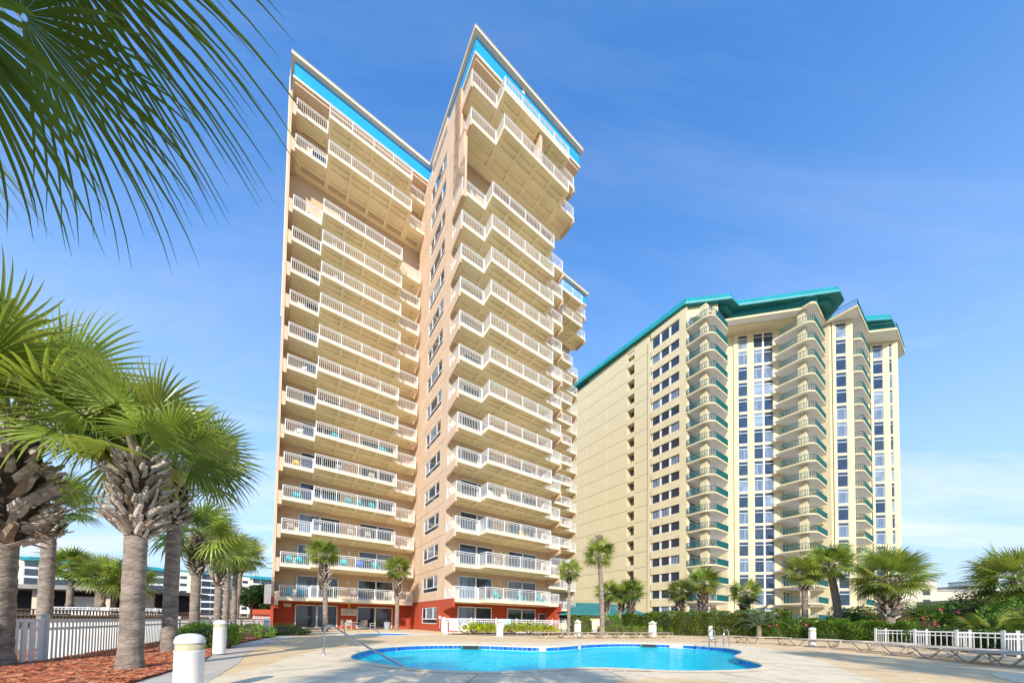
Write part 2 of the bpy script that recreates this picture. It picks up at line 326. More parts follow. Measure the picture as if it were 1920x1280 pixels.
def waterm():
    m=bpy.data.materials.new('pool water'); m.use_nodes=True; nt=m.node_tree; n=nt.nodes; l=nt.links; n.clear()
    o=n.new('ShaderNodeOutputMaterial'); ms=n.new('ShaderNodeMixShader'); fr=n.new('ShaderNodeFresnel'); fr.inputs[0].default_value=1.33
    m2=n.new('ShaderNodeMixShader'); df=n.new('ShaderNodeBsdfDiffuse'); df.inputs[0].default_value=(.0,.68,.78,1)
    tr=n.new('ShaderNodeBsdfTransparent'); tr.inputs[0].default_value=(.25,.95,.98,1); gl=n.new('ShaderNodeBsdfGlossy'); gl.inputs['Roughness'].default_value=.03
    t=n.new('ShaderNodeTexCoord'); nz=n.new('ShaderNodeTexNoise'); nz.inputs['Scale'].default_value=2.2; nz.inputs['Detail'].default_value=5; nz.inputs['Distortion'].default_value=1.2; l.new(t.outputs['Object'],nz.inputs['Vector'])
    vo=n.new('ShaderNodeTexVoronoi'); vo.feature='SMOOTH_F1'; vo.inputs['Scale'].default_value=3.5; vv=n.new('ShaderNodeVectorMath'); vv.operation='ADD'; l.new(t.outputs['Object'],vv.inputs[0]); l.new(nz.outputs['Color'],vv.inputs[1]); l.new(vv.outputs[0],vo.inputs['Vector'])
    ad=n.new('ShaderNodeMath'); ad.operation='MULTIPLY_ADD'; l.new(vo.outputs['Distance'],ad.inputs[0]); ad.inputs[1].default_value=.6; l.new(nz.outputs[0],ad.inputs[2])
    rc=n.new('ShaderNodeValToRGB'); rc.color_ramp.elements[0].position=.25; rc.color_ramp.elements[1].position=.85; rc.color_ramp.elements[0].color=(.0,.56,.70,1); rc.color_ramp.elements[1].color=(.02,.80,.88,1); l.new(ad.outputs[0],rc.inputs[0]); l.new(rc.outputs[0],df.inputs[0])  # caustic brightness painted into the diffuse water colour
    bp=n.new('ShaderNodeBump'); bp.inputs['Strength'].default_value=.6; bp.inputs['Distance'].default_value=.05; l.new(ad.outputs[0],bp.inputs['Height'])
    l.new(bp.outputs[0],gl.inputs['Normal']); l.new(bp.outputs[0],fr.inputs['Normal'])
    f2=n.new('ShaderNodeMath'); f2.operation='MULTIPLY'; l.new(fr.outputs[0],f2.inputs[0]); f2.inputs[1].default_value=.45
    m2.inputs[0].default_value=.45; l.new(df.outputs[0],m2.inputs[1]); l.new(tr.outputs[0],m2.inputs[2])
    l.new(f2.outputs[0],ms.inputs[0]); l.new(m2.outputs[0],ms.inputs[1]); l.new(gl.outputs[0],ms.inputs[2]); l.new(ms.outputs[0],o.inputs[0]); return m
WM=waterm()
PR=pool(POOL,1.3,.2,'swimming_pool',.2,.12,WM); pool(WADE,.5,.22,'wading_pool',.2,.14,WM)
# depth markers and skimmers on the far tile band
def marker(x,y,rz,txt,w_=.62):
    b=MB(); b.box(-w_/2,w_/2,-.035,0,-.19,-.045); o=b.ob('depth_marker',M['sign'],PR,(x,y,0),rz)
    text(txt,.13,M['ink'],o,(0,-.04,-.118),(R(90),0,0)); return o
marker(-.62,14.06,R(-14),'3½ FT'); marker(8.2,16.66,R(-22),'6 FT'); marker(1.25,13.62,R(5),' ',.28)
marker(3.05,15.1,R(45),' ',.18)
for x,y,rz in ((-1.72,14.2,R(-1)),(7.0,17.1,R(-8))):
    b=MB(); b.box(-.45,.45,-.05,.0,-.2,-.035,0); b.box(-.33,.33,-.06,-.05,-.18,-.05,1); b.ob('skimmer_opening',[M['tealdk'],M['skim']],PR,(x,y,0),rz)
pt=text('NO DIVING',.16,mat('worn lettering on the deck',(.30,.25,.2),.9,.3,9),None,(2.5,6.95,.016),(0,0,R(4)),name='deck_lettering',extr=.001); tag(pt,'worn black lettering stencilled on the near pool edge','lettering')
# ------------------------------------------------------------ peach condominium (local x = along fronts, local y = into the block)
PHI=R(55.4425); ORG=(-4.996,28.634,0); RZ=PI/2-PHI
TW=thing('apartment_tower','tall peach and cream condominium tower with zigzag balconies, blue roof band and red ground floor','apartment building',ORG,RZ)
def SL(n): # slab top level of storey n
    return {16:45.42,17:48.95}.get(n,2.93+(n-2)*3.05)
RT=1.08
def xy(s,t): return (s,-t)
# --- bodies
def body(poly,z0,z1,m,name='wall'):
    b=MB(); b.prism([(s,-t) for s,t in poly],z0,z1); return b.ob(name,m,TW)
SW=.12
FOOT=[(-12.75,-12.35),(SW+.09,-12.35),(SW+.09,-2.1),(12.4,-2.1),(12.4,-12.35),(25,-12.35),(25,-34),(-12.75,-34)]
body(FOOT,2.95,45.2,M['tan']); body(FOOT,-.2,2.95,M['red'],'ground_floor_wall')
TOP=[(-12.75,-11.6),(.3,-11.6),(.3,-1.25),(12.7,-1.25),(12.7,-11.6),(25.3,-11.6),(25.3,-34),(-12.75,-34)]
body(TOP,45.2,50.5,M['tan'])
# --- side wall panels with windows (plane s=SW..)
def panel_with_hole(z0,z1,ta,tb,hole,thick=.13,m='peach',name='wall_panel'):
    b=MB(); h=hole
    x0,x1=-thick/2,thick/2
    if h:
        wa,wb,wz0,wz1=h
        b.box(x0,x1,-ta,-wa,z0,z1); b.box(x0,x1,-wb,-tb,z0,z1); b.box(x0,x1,-wa,-wb,z0,wz0); b.box(x0,x1,-wa,-wb,wz1,z1)
    else: b.box(x0,x1,-ta,-tb,z0,z1)
    return b.mesh(name,M[m])
NLEV=[1]+list(range(2,18))
win_proto=None
def side_window(z,s=SW+.02):
    global win_proto
    f=MB(); ya,yb=3.98,8.02; z0,z1=0,1.62; t=.07
    f.box(-.05,.05,ya,yb,z0,z0+t);f.box(-.05,.05,ya,yb,z1-t,z1);f.box(-.05,.05,ya,ya+t,z0,z1);f.box(-.05,.05,yb-t,yb,z0,z1)
    f.box(-.06,.06,ya,yb,.42,.52)
    for y in (ya+1.05,yb-1.05): f.box(-.055,.055,y-.06,y+.06,.5,z1)
    if win_proto is None:
        p=MB(); p.box(-.015,.015,0,1,0,1)
        win_proto=(f.mesh('window',M['white']),p.mesh('pane',M['glass']),p.mesh('pane',M['curtain']),p.mesh('pane',M['shade']))
    o=link('window',win_proto[0],TW,(s,0,z))
    for (a,b_,c,d) in ((4.05,5.0,.52,1.55),(5.09,6.9,.52,1.55),(7.0,7.95,.52,1.55),(4.05,7.95,.07,.42)):
        k=1 if c<.2 else random.choice((1,1,2,1,3)); pn=link('pane',win_proto[k],o,(0,a,c)); pn.scale=(1,b_-a,d-c)
for n in NLEV:
    if n==1: z0,z1,wz=0.0,2.93,.68
    else:
        z0=SL(n) if n not in(15,) else 2.93+13*3.05; z1=SL(n+1) if n+1 in (2,3,4,5,6,7,8,9,10,11,12,13,14) or n+1 in(16,17) else (2.93+13*3.05 if n==14 else 50.5)
        wz=z0+.85
    ta,tb=(-12.35 if n<15 else -11.6),(-2.13 if n<14 else (.02 if n==14 else -1.1))
    if n==14: tb=-.0
    me=panel_with_hole(z0+.02,z1-.02,ta,tb,(-8.02,-3.98,wz,wz+1.62),m='red' if n==1 else 'peach')
    link('wall_panel',me,TW,(SW,0,0)); side_window(wz)
# lower corner strip of the level 13-15 fin and the top fins
b=MB(); b.box(SW-.065,SW+.3,1.1,.0+2.2,45.2,50.5); b.box(SW-.065,SW+.28,.0,2.2,39.0,45.2); b.box(SW-.065,SW+.3,.0,2.2,44.9,45.2); b.ob('corner_fin',M['peach'],TW)
# left-hand outer wall edge, trims and pilaster
b=MB(); b.box(-12.95,-12.75,10.35,34,0.0,50.5); b.ob('end_wall',M['peach'],TW)
b=MB(); b.box(-12.96,-12.74,10.3,34,0,2.95); b.ob('end_wall_base',M['red'],TW)
b=MB(); b.box(-13.05,-12.955,10.9,11.1,29,52.5); b.box(-12.99,-12.952,10.38,10.55,31,52.5); b.ob('wall_trim',M['eave'],TW)
# --- balcony meshes
def spans(edges,holes):
    return
def slab_mesh(shift=0.0,pw0=2.35,pw1=9.75,W=12.15,pd=1.32,back=-2.08,left=0.0):
    """plate + coffered layer, plan in (u,t)"""
    b=MB(); H=.15; T=.14
    def bx(u0,u1,t0,t1,z0,z1): b.box(u0,u1,-t0,-t1,z0,z1)
    bx(left,W,back,0,-H,0); bx(pw0,pw1,0.0,pd,-H,0)
    colsP=[pw0+.3+i*(pw1-pw0-.35)/4 for i in range(5)]
    us=[left+.55,left+2.0]; holesR=[(left+.55,pw0-.05)]
    step=(pw1-pw0-.35)/4
    for i in range(4): holesR.append((pw0+.3+i*step,pw0+.3+(i+1)*step-.28))
    holesR.append((pw1+.25,W-.5))
    holesP=holesR[1:5]
    def layer(u0,u1,t0,t1,hs,rows):
        ts=[t0]+[v for r in rows for v in r]+[t1]
        for k in range(0,len(ts),2): bx(u0,u1,ts[k],ts[k+1],-H-T,-H)
        for (ra,rb) in rows:
            c=u0
            for (ha,hb) in hs: bx(c,ha,ra,rb,-H-T,-H); c=hb
            bx(c,u1,ra,rb,-H-T,-H)
    layer(left,W,back,0,holesR,[(-1.75,-1.25),(-1.05,-.5)])
    layer(pw0,pw1,0,pd,holesP,[(.12,.55),(.68,1.1)])
    return b
def rail_mesh(path,h=RT,posts=True):
    b=MB()
    P=[Vector((u,-t)) for u,t in path]
    for i in range(len(P)-1):
        p,q=P[i],P[i+1]; L=(q-p).length; d=(q-p)/L
        if L<.3: continue
        b.obox(p,q,.06,h-.05,h); b.obox(p,q,.04,h-.19,h-.155); b.obox(p,q,.04,.05,.085)
        k=max(2,int(round(L/.165)))
        for j in range(1,k):
            c=p+d*(L*j/k); e=d*.011; nn=Vector((-d.y,d.x))*.011
            b.prism([(c.x-e.x-nn.x,c.y-e.y-nn.y),(c.x+e.x-nn.x,c.y+e.y-nn.y),(c.x+e.x+nn.x,c.y+e.y+nn.y),(c.x-e.x+nn.x,c.y-e.y+nn.y)],.085,h-.155,caps=False)
    return b
def post_points(path):
    pts=[]
    P=[Vector(p) for p in path]
    for i in range(len(P)-1):
        L=(P[i+1]-P[i]).length; k=max(1,int(round(L/1.85)))
        for j in range(k): pts.append(P[i]+(P[i+1]-P[i])*j/k)
    pts.append(P[-1]); return pts
pm=MB(); pm.box(-.035,.035,-.035,.035,0,RT); POST=pm.mesh('post',M['white'])
RP=[(0.03,-2.0),(0.03,-.04),(2.3,-.04),(2.39,-.04),(2.39,1.27),(9.71,1.27),(9.71,-.04),(9.8,-.04),(12.1,-.04),(12.1,-2.0)]
slabA=slab_mesh().mesh('balcony',[M['cream']]); 
# cream fronts, warmer soffits
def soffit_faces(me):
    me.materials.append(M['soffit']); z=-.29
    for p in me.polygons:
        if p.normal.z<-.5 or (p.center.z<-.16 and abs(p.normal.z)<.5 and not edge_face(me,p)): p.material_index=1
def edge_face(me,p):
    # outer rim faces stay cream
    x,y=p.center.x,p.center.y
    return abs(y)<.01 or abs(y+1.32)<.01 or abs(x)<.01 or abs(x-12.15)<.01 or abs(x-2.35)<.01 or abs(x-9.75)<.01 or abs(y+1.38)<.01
soffit_faces(slabA)
railA=rail_mesh(RP).mesh('railing',M['white'])
PW1=10.55; 
slabT=slab_mesh(pw0=2.6,pw1=PW1,W=12.6,pd=1.38,back=-2.6).mesh('balcony',[M['cream']]); soffit_faces(slabT)
RPT=[(0.03,-2.0),(0.03,-.04),(2.55,-.04),(2.64,-.04),(2.64,1.33),(PW1-.04,1.33),(PW1-.04,-.04),(PW1+.05,-.04),(12.55,-.04),(12.55,-2.0)]
railT=rail_mesh(RPT).mesh('railing',M['white'])
# sliding doors
fd=MB()
for a,b_ in ((0,.09),(1.78,1.92),(3.6,3.69)): fd.box(a,b_,-.07,.03,0,2.32)
fd.box(0,3.69,-.07,.03,2.22,2.32); fd.box(0,3.69,-.07,.03,0,.08)
FD=fd.mesh('sliding_door',M['white']); gp=MB(); gp.box(0,1.69,-.02,0,.08,2.22); GP=[gp.mesh('glass_pane',M[k]) for k in ('glass2','glass','curtain')]
def door(u,t,z):
    o=link('sliding_door',FD,TW,(u,-t-.035,z))
    for k in (0,1): link('glass_pane',random.choice((GP[0],GP[0],GP[1],GP[1],GP[2])),o,(.09+k*1.83,0,0))
lm=MB(); lm.box(-.09,.09,-.14,0,0,.3); lm.box(-.06,.06,-.11,0,.3,.38); LAMP=lm.mesh('wall_light',mat('frosted wall light',(.75,.7,.6),.4,.02))
def wing(s0,t0,side_beam,lvls,endfin=None):
    for n in lvls:
        z=SL(n); top=n>=16
        o=link('balcony',slabT if top else slabA,TW,(s0+(.35 if top and s0>-5 else 0),-t0-(.75 if (top and s0>-5) else .05 if top else 0),z))
        link('railing',railT if top else railA,o)
        for p in post_points(RPT if top else RP): link('post',POST,o,(p[0],-p[1],0))
        if side_beam:
            bm_=(BEAMR if n==2 else BEAM) if not top else BEAMT
            for x in ((-.1,12.1) if not top else (-.1,12.5)): link('edge_beam',bm_,o,(x,0,0))
        else:
            link('end_block',BLOCK,o,(-.32,0,0))
        wt=-12.35 if t0<-5 else -2.1
        if n<15:
            door(s0+1.33,wt,z); door(s0+6.86,wt,z)
            link('wall_light',LAMP,TW,(s0+5.95,-wt-.0,z+1.75))
        else:
            wt2=-11.6 if t0<-5 else -1.25
            door(s0+1.33,wt2,z); door(s0+6.86,wt2,z)
    door(s0+1.33,-12.35 if t0<-5 else -2.1,.05); door(s0+6.86,-12.35 if t0<-5 else -2.1,.05)
b=MB(); b.prism([(0,0),(.16,0),(.16,2.0),(0,2.0)],-.78,0); b.v=[(x,y,(z if z>-.1 else (-.72 if y<.1 else -1.05))) for x,y,z in b.v]; BEAM=b.mesh('edge_beam',M['peach']); BEAMR=b.mesh('edge_beam',M['red'])
b=MB(); b.prism([(0,-.02),(.2,-.02),(.2,2.0),(0,2.0)],-.62,.02); BEAMT=b.mesh('edge_beam',M['peach'])
b=MB(); b.box(0,.3,-.02,2.05,-.75,.5); BLOCK=b.mesh('end_block',M['peach'])
LV=list(range(2,15))+[16,17]
wing(-12.4,-10.25,False,LV); wing(0,0,True,LV); wing(12.75,-10.25,True,LV)
# lower red corner beam of the middle wing and its red fascia
b=MB(); b.box(SW-.08,.1,.0,2.1,2.1,2.93); b.ob('corner_beam',M['red'],TW)
b=MB(); b.box(12.05,12.5,.0,2.1,2.1,2.93); b.ob('corner_beam',M['red'],TW)
b=MB(); b.box(-12.75,-12.4,10.25,12.3,1.9,2.93); b.ob('corner_beam',M['red'],TW)
b=MB(); b.box(12.0,12.42,.3,2.1,-.1,2.9); b.ob('end_pier',M['red'],TW)
# --- top lintel, blue band, eaves
def ring(poly_out,th,z0,z1,name,m):
    b=MB(); n=len(poly_out)
    for i in range(n-1):
        (a,c),(d,e)=poly_out[i],poly_out[i+1]
        b.obox((a,-c),(d,-e),th,z0,z1)
    return b.ob(name,m,TW)
def offs(dx):
    return [(-12.75+dx[0],-34),(-12.75+dx[0],dx[1]-9.5),(.35+dx[0],dx[1]-9.5),(.35+dx[0],dx[1]+1.28),(13.35-dx[0],dx[1]+1.28),(13.35-dx[0],dx[1]-9.5),(25.95-dx[0],dx[1]-9.5),(25.95-dx[0],-34)]
def solid(poly,z0,z1,name,m):
    b=MB(); b.prism([(s,-t) for s,t in poly],z0,z1); return b.ob(name,m,TW)
solid(offs((.15,-.15)),50.5,50.75,'lintel_core',M['peach'])
solid(offs((0,0)),50.75,50.98,'lintel',M['eave'])
solid(offs((.1,-.1)),50.98,52.45,'roof_band',M['blue'])
solid(offs((-.08,.18)),52.45,52.52,'eave_soffit',M['eave'])
solid(offs((-.18,.28)),52.52,52.8,'roof_edge',M['eave'])
solid(offs((-.2,.3)),52.8,52.86,'roof',M['roof'])
# inner pieces: columns carrying the lintel
b=MB(); b.box(7.2,7.5,-1.9,1.2,45.5,48.9); b.ob('dividing_fin',M['peach'],TW)
for s,t,label in ((-5.2,-9.9,''),(5.5,.98,'')):
    b=MB(); b.box(s,s+.3,-t-.25,-t-.1,52.1,52.45); b.ob('floodlight',M['white'],TW)
# back part of the block, plant
# signs and small things on the red wall of the left wing
def wallsign(s,z,w_,h,lines,nm='notice_board'):
    o=MB(); o.box(0,w_,-.04,0,0,h); r=o.ob(nm,M['sign'],TW,(s,12.34,z)); return r
r=wallsign(-7.05,1.38,1.5,.72,3)
text('POOL RULES',.15,M['ink'],r,(.75,-.045,.6),(R(90),0,0)); 
for i,tx in enumerate(('NO LIFEGUARD ON DUTY','SHOWER BEFORE ENTERING','NO GLASS OR FOOD AT POOL')): text(tx,.085,M['ink'],r,(.72,-.045,.44-i*.12),(R(90),0,0))
r=wallsign(-12.0,2.1,.62,.32,2,'small_sign'); text('EXIT →',.12,M['inkred'],r,(.31,-.045,.16),(R(90),0,0)).name='lettering'
b=MB(); b.box(-.1,.1,-.12,0,0,.5); b.ob('wall_lamp',M['yellp'],TW,(-6.3,12.34,2.2))
b=MB(); b.box(0,1.0,-.08,.0,0,1.5,0); b.ob('small_window',M['white'],TW,(11.0,2.1,.45)).name='window'
b=MB(); b.box(0.08,.92,-.09,-.06,.08,1.42,0); b.ob('pane',M['glass'],TW,(11.0,2.1,.45))
b=MB(); b.lathe([(.14,0),(.16,.05),(.1,.12)],12); o=b.ob('round_floodlight',M['grey'],TW,(SW-.1,1.0,2.45)); o.rotation_euler=(0,R(-90),0)
b=MB(); b.tube([(0,0,0),(0,0,.9),(0,0,.95)],.03); b.box(-.12,.05,-.1,.1,.85,1.15); b.ob('outdoor_shower',M['dirtywhite'],TW,(SW-.15,2.9,.3))
# dark screen panel sticking out at the far left
b=MB(); b.box(0,.7,0,.15,0,1.9); b.ob('side_screen',M['grey'],TW,(-13.6,14.5,2.4))

# ------------------------------------------------------------ yellow condominium
YB=thing('apartment_tower','broad pale yellow condominium tower with teal roof and rounded teal balconies','apartment building',ORG,RZ)
def ysolid(poly,z0,z1,name,m):
    b=MB(); b.prism([(s,-t) for s,t in poly],z0,z1); return b.ob(name,m,YB)
YP=3.0; 
YF=[(45.3,-36),(45.3,-16.05),(46.3,-16.05),(46.3,-14.45),(45.3,-14.45),(45.3,-3.75),(55.85,-3.75),(55.85,-1.85),(62.1,4.4),(62.1,3.9),(67.75,3.9),(67.75,10.05),(70.1,12.4),(70.1,8.8),(80.0,8.8),(80.0,13.0),(83.2,16.2),(96,3.4),(84,-36)]
# wall core (windows sit on panels 0.15 proud)
ysolid(YF,-.2,55.6,'wall',M['ycream'])
YT=[(45.3,-36),(45.3,-4.6),(49.5,-.6),(53.8,-.6),(62,7.6),(66,8),(70,9.4),(77,11),(80,14),(82.5,14),(90,4),(84,-36)]
ysolid(YT,55.6,57.9,'penthouse_wall',M['ycream'])
# left face panels with a row of recessed windows
pz=[]
pn=MB(); pn.box(0,.12,0,1,0.012,.988); PAN=pn.mesh('wall_panel',M['ycream'])
for k in range(-2,18):
    z=53.9-(17-k)*3.0 if k<18 else 0
    z0=max(z,0.02); z1=min(z+3.0,56.9)
    if z1<=z0: continue
    for (ta,tb,pr) in ((-36,-27.85,0),(-27.8,-21.85,0),(-21.8,-16.1,0),(-14.4,-11.3,0)):
        o=link('wall_panel',PAN,YB,(45.17-pr,-tb,z0)); o.scale=(1,tb-ta,z1-z0)
# carve look: deep dark recess behind the bay = separate dark box and reveal
rb=MB(); rb.box(0,.03,0,1.6,0,1.85); RB=rb.mesh('pane',M['glass'])
for k in range(-1,18):
    z=53.9-(17-k)*3.0+.75
    fr=MB()
    if k==-1:
        fr.box(-.0,.04,0,.1,0,1.8); fr.box(0,.04,1.5,1.6,0,1.8); fr.box(0,.04,.1,1.5,1.72,1.8); RF=fr.mesh('window',M['ytrim'])
    o=link('window',RF,YB,(46.22,14.45,z)); p=link('pane',RB,o,(.01,0.05,0))
    q=MB(); q.box(45.17,46.3,14.45,16.05,z+1.86,z+2.99); q.ob('wall_panel',M['ycream'],YB)
# proud corner strip and window field of the left face
b=MB(); b.box(45.02,45.3,10.75,11.3,0,55.6); b.ob('pilaster',M['ycream'],YB)
wz0=4.2
wf=MB(); t_=.08
for a in (0,1.82,3.64):
    pass
for a,b_ in ((-.09,.02),(1.5,1.86),(3.34,3.7),(5.18,5.29)): wf.box(-.02,.12,a,b_,0,1.5)
wf.box(-.05,.12,-.1,5.3,-.07,0.0)
WF=wf.mesh('window',M['white'])
p1=MB(); p1.box(.05,.08,0,1,0,1); PP={k:p1.mesh('pane',M[k]) for k in ('glass','curtain','shade','glass2')}
def ypane(o,y,z,w_,h,k=None):
    p=link('pane',PP[k or random.choice(('glass','glass','glass2','curtain','curtain','shade'))],o,(0,y,z)); p.scale=(1,w_,h); return p
for k in range(-1,18):
    zt=wz0+3*k
    if k<17:
        zb=zt-1.5; o=link('window',WF,YB,(45.2,5.2,zb))
        for a in (.02,1.86,3.7): ypane(o,a,.0,1.48,1.5,random.choice(('glass','glass','glass','curtain')))
        top=(wz0+3*(k+1)-1.5)
        q=MB(); q.box(45.02,45.3,5.05,10.6,zt+.01,top-.08); q.ob('wall_panel',M['ycream'],YB)
    else:
        zb=zt-1.6; o=link('window',WF,YB,(45.2,5.2,zb)); o.scale=(1,1,1.35)
        for a in (.02,1.86,3.7): ypane(o,a,.0,1.48,1.5,'glass')
        q=MB(); q.box(45.02,45.3,5.05,10.6,zb+2.2,56.9); q.ob('wall_panel',M['ycream'],YB)
b=MB(); b.box(45.02,45.3,3.75,5.05,0,56.9); b.ob('pilaster',M['ycream'],YB)
# chamfered strips of tall windows: frame = local y along the chamfer
CH=Vector((1,1)).normalized()
def strip(s,t,length,cols,kk):
    """(s,t) start, cols list of (d0,d1)"""
    f=MB(); dd=[(0,cols[0][0])]+[(cols[i][1],cols[i+1][0]) for i in range(len(cols)-1)]+[(cols[-1][1],length)]
    for i,(a,b_) in enumerate(dd):
        wide=(b_-a)>.5
        f.box(a,b_,-.12 if wide else -.06,.05,0,3.0,1 if wide or i in(0,len(dd)-1) else 0)
    for a,b_ in cols:
        f.box(a,b_,-.05,.05,-.0,.07,0); f.box(a,b_,-.05,.05,2.0,2.09,0); f.box(a,b_,-.05,.05,2.6,2.68,0); f.box(a,b_,-.1,.05,2.68,3.0,1)
        f.box(a,a+.06,-.05,.05,.07,2.6,0); f.box(b_-.06,b_,-.05,.05,.07,2.6,0)
    me=f.mesh('window',[M['white'],M['ytrim']])
    gl=[]
    for a,b_ in cols:
        for z0,z1 in ((.07,2.0),(2.09,2.6)):
            q=MB(); q.box(a+.06,b_-.06,0,.02,z0,z1); gl.append((q,z0))
    gm=[[q.mesh('pane',M[k]) for k in ('glass2','glass','curtain','shade')] for q,_ in gl]
    for k in kk:
        z=52.6-(17-k)*3.0+.05
        if z<0: continue
        o=link('window',me,YB,(s,-t,z),R(-45))
        for i in range(0,len(gm),2):
            c=random.choice((0,1,2,2,3,0)); link('pane',gm[i][c],o); link('pane',gm[i+1][0 if c<2 else random.choice((1,c))],o)
KK=range(1,18)
# local +x of strip must run along (1,1) in (s,t) = (1,-1) local -> rotate -45deg
strip(56.55,-1.0,7.9,[(.75,2.35),(3.35,4.9),(5.05,6.6)],range(0,18))
strip(67.9,10.4,3.1,[(.45,2.1)],range(0,18))
strip(80.1,13.3,4.4,[(.35,2.0),(3.0,3.5)],range(0,18))
# rounded balconies
def arc(c,r,a0,a1,n=7): return [(c[0]+r*math.cos(R(a0+(a1-a0)*i/n)),c[1]+r*math.sin(R(a0+(a1-a0)*i/n))) for i in range(n+1)]
def ybal(s0,t0,sx,tn,rr,sb,tb,lv,colp=None,panelfrom=.0):
    """s0,t0: near-left start; sx: right end; tn: nose t; sb,tb: back"""
    front=[(s0,t0)]+[(s0+rr+p[0],tn-rr+p[1]) for p in arc((0,0),rr,180,90)]+[(sx,tn)]
    poly=front+[(sb,tb),(s0,tb)]
    f=MB(); f.prism([(a,-b_) for a,b_ in poly],-.24,-.05,1); 
    pf=[(a,-b_) for a,b_ in front]
    for i in range(len(pf)-1): f.obox(pf[i],pf[i+1],.1,-.24,.02,0)
    f.prism([(a,-b_) for a,b_ in poly],-.05,0,1)
    sm=f.mesh('balcony',[M['ytrim'],M['ysoff']])
    r=MB()
    for i in range(len(pf)-1):
        p,q=Vector(pf[i]),Vector(pf[i+1]); L=(q-p).length
        r.obox(p,q,.06,1.02,1.08); r.obox(p,q,.04,.08,.12)
        k=max(1,int(L/.19))
        for j in range(k):
            c=p+(q-p)*(j/k); r.box(c.x-.03,c.x+.03,c.y-.03,c.y+.03,.1,1.03)
    rm=r.mesh('railing',M['tealrail'])
    out=[]
    for k in lv:
        z=52.9-(17-k)*3.0
        o=link('balcony',sm,YB,(0,0,z)); link('railing',rm,o); out.append(o)
        if colp: link('column',colp,o)
    return out,front
def column(s,t,wd,h=3.0):
    b=MB(); b.box(s-wd/2,s+wd/2,-t-wd/2,-t+wd/2,.0,h-.3); return b.mesh('column',M['ycream'])
LVY=range(0,18)
ybal(45.0,-3.75,50.85,.42,1.5,55.8,-3.7,LVY,column(46.15,-1.25,1.05))
ybal(59.9,5.0,67.25,9.6,1.6,67.6,4.2,LVY,column(61.3,7.9,1.05))
ybal(71.2,9.0,79.3,13.45,1.6,79.6,9.0,LVY,None)
# glazing in the balcony recesses
def recess_glass(s0,s1,t,k,h=2.4):
    z=52.92-(17-k)*3.0
    o=MB(); w_=s1-s0; n=max(1,int(w_/1.6))
    for i in range(n+1): x=w_*i/n; o.box(x-.05,x+.05,-.08,.02,0,h)
    o.box(0,w_,-.08,.02,h-.08,h); o.box(0,w_,-.08,.02,h-.62,h-.54)
    r=o.ob('sliding_door',M['white'],YB,(s0,-t-.03,z))
    for i in range(n):
        q=MB(); q.box(w_*i/n+.05,w_*(i+1)/n-.05,-.03,0,0,h-.08); q.ob('glass_pane',M[random.choice(('glass','glass','glass2','curtain'))],r)
for k in LVY:
    recess_glass(45.6,50.2,-3.75,k); recess_glass(51.0,55.6,-3.75,k); recess_glass(62.6,67.4,3.9,k); recess_glass(71.5,76.5,8.8,k)
# terrace slab of the top storey
TE=[(47.2,-5.0),(47.2,-1.9)]
TER=[(47.4,-5.1),(47.5,-2.4)]+[(48.6+p[0],-2.3+p[1]) for p in arc((0,0),1.1,180,90,4)]+[(51.7,-1.1),(53.4,.7),(60.4,8.0),(60.3,9.2)]+[(61.2+p[0],8.9+p[1]) for p in arc((0,0),.9,150,90,3)]+[(67.3,9.7),(67.4,13.7),(76.3,13.7),(79.4,16.8),(88.5,16.8)]+[(88.5+p[0],15.6+p[1]) for p in arc((0,0),1.2,90,0,4)]+[(90.0,12)]
f=MB(); poly=TER+[(84,2),(62,-6),(50,-6)]
f.prism([(a,-b_) for a,b_ in poly],55.75,56.0,1); pf=[(a,-b_) for a,b_ in TER]
for i in range(len(pf)-1): f.obox(pf[i],pf[i+1],.14,55.72,56.08,0)
te=f.ob('terrace',[M['ytrim'],M['ysoff']],YB)
r=MB()
for i in range(len(pf)-1):
    p,q=Vector(pf[i]),Vector(pf[i+1]); L=(q-p).length; r.obox(p,q,.06,57.08,57.15)
    k=max(1,int(L/.2))
    for j in range(k): c=p+(q-p)*(j/k); r.box(c.x-.018,c.x+.018,c.y-.018,c.y+.018,56.05,57.1)
r.ob('railing',M['tealrail'],te)
# penthouse windows (dark bands)
b=MB(); 
for (a,c) in (((49.6,-.55),(53.7,-.55)),((54.2,-.15),(61.5,7.15)),((77.4,11.45),(79.8,13.85))):
    b.obox((a[0],-a[1]),(c[0],-c[1]),.06,56.1,57.5)
b.ob('penthouse_glazing',M['glass2'],YB)
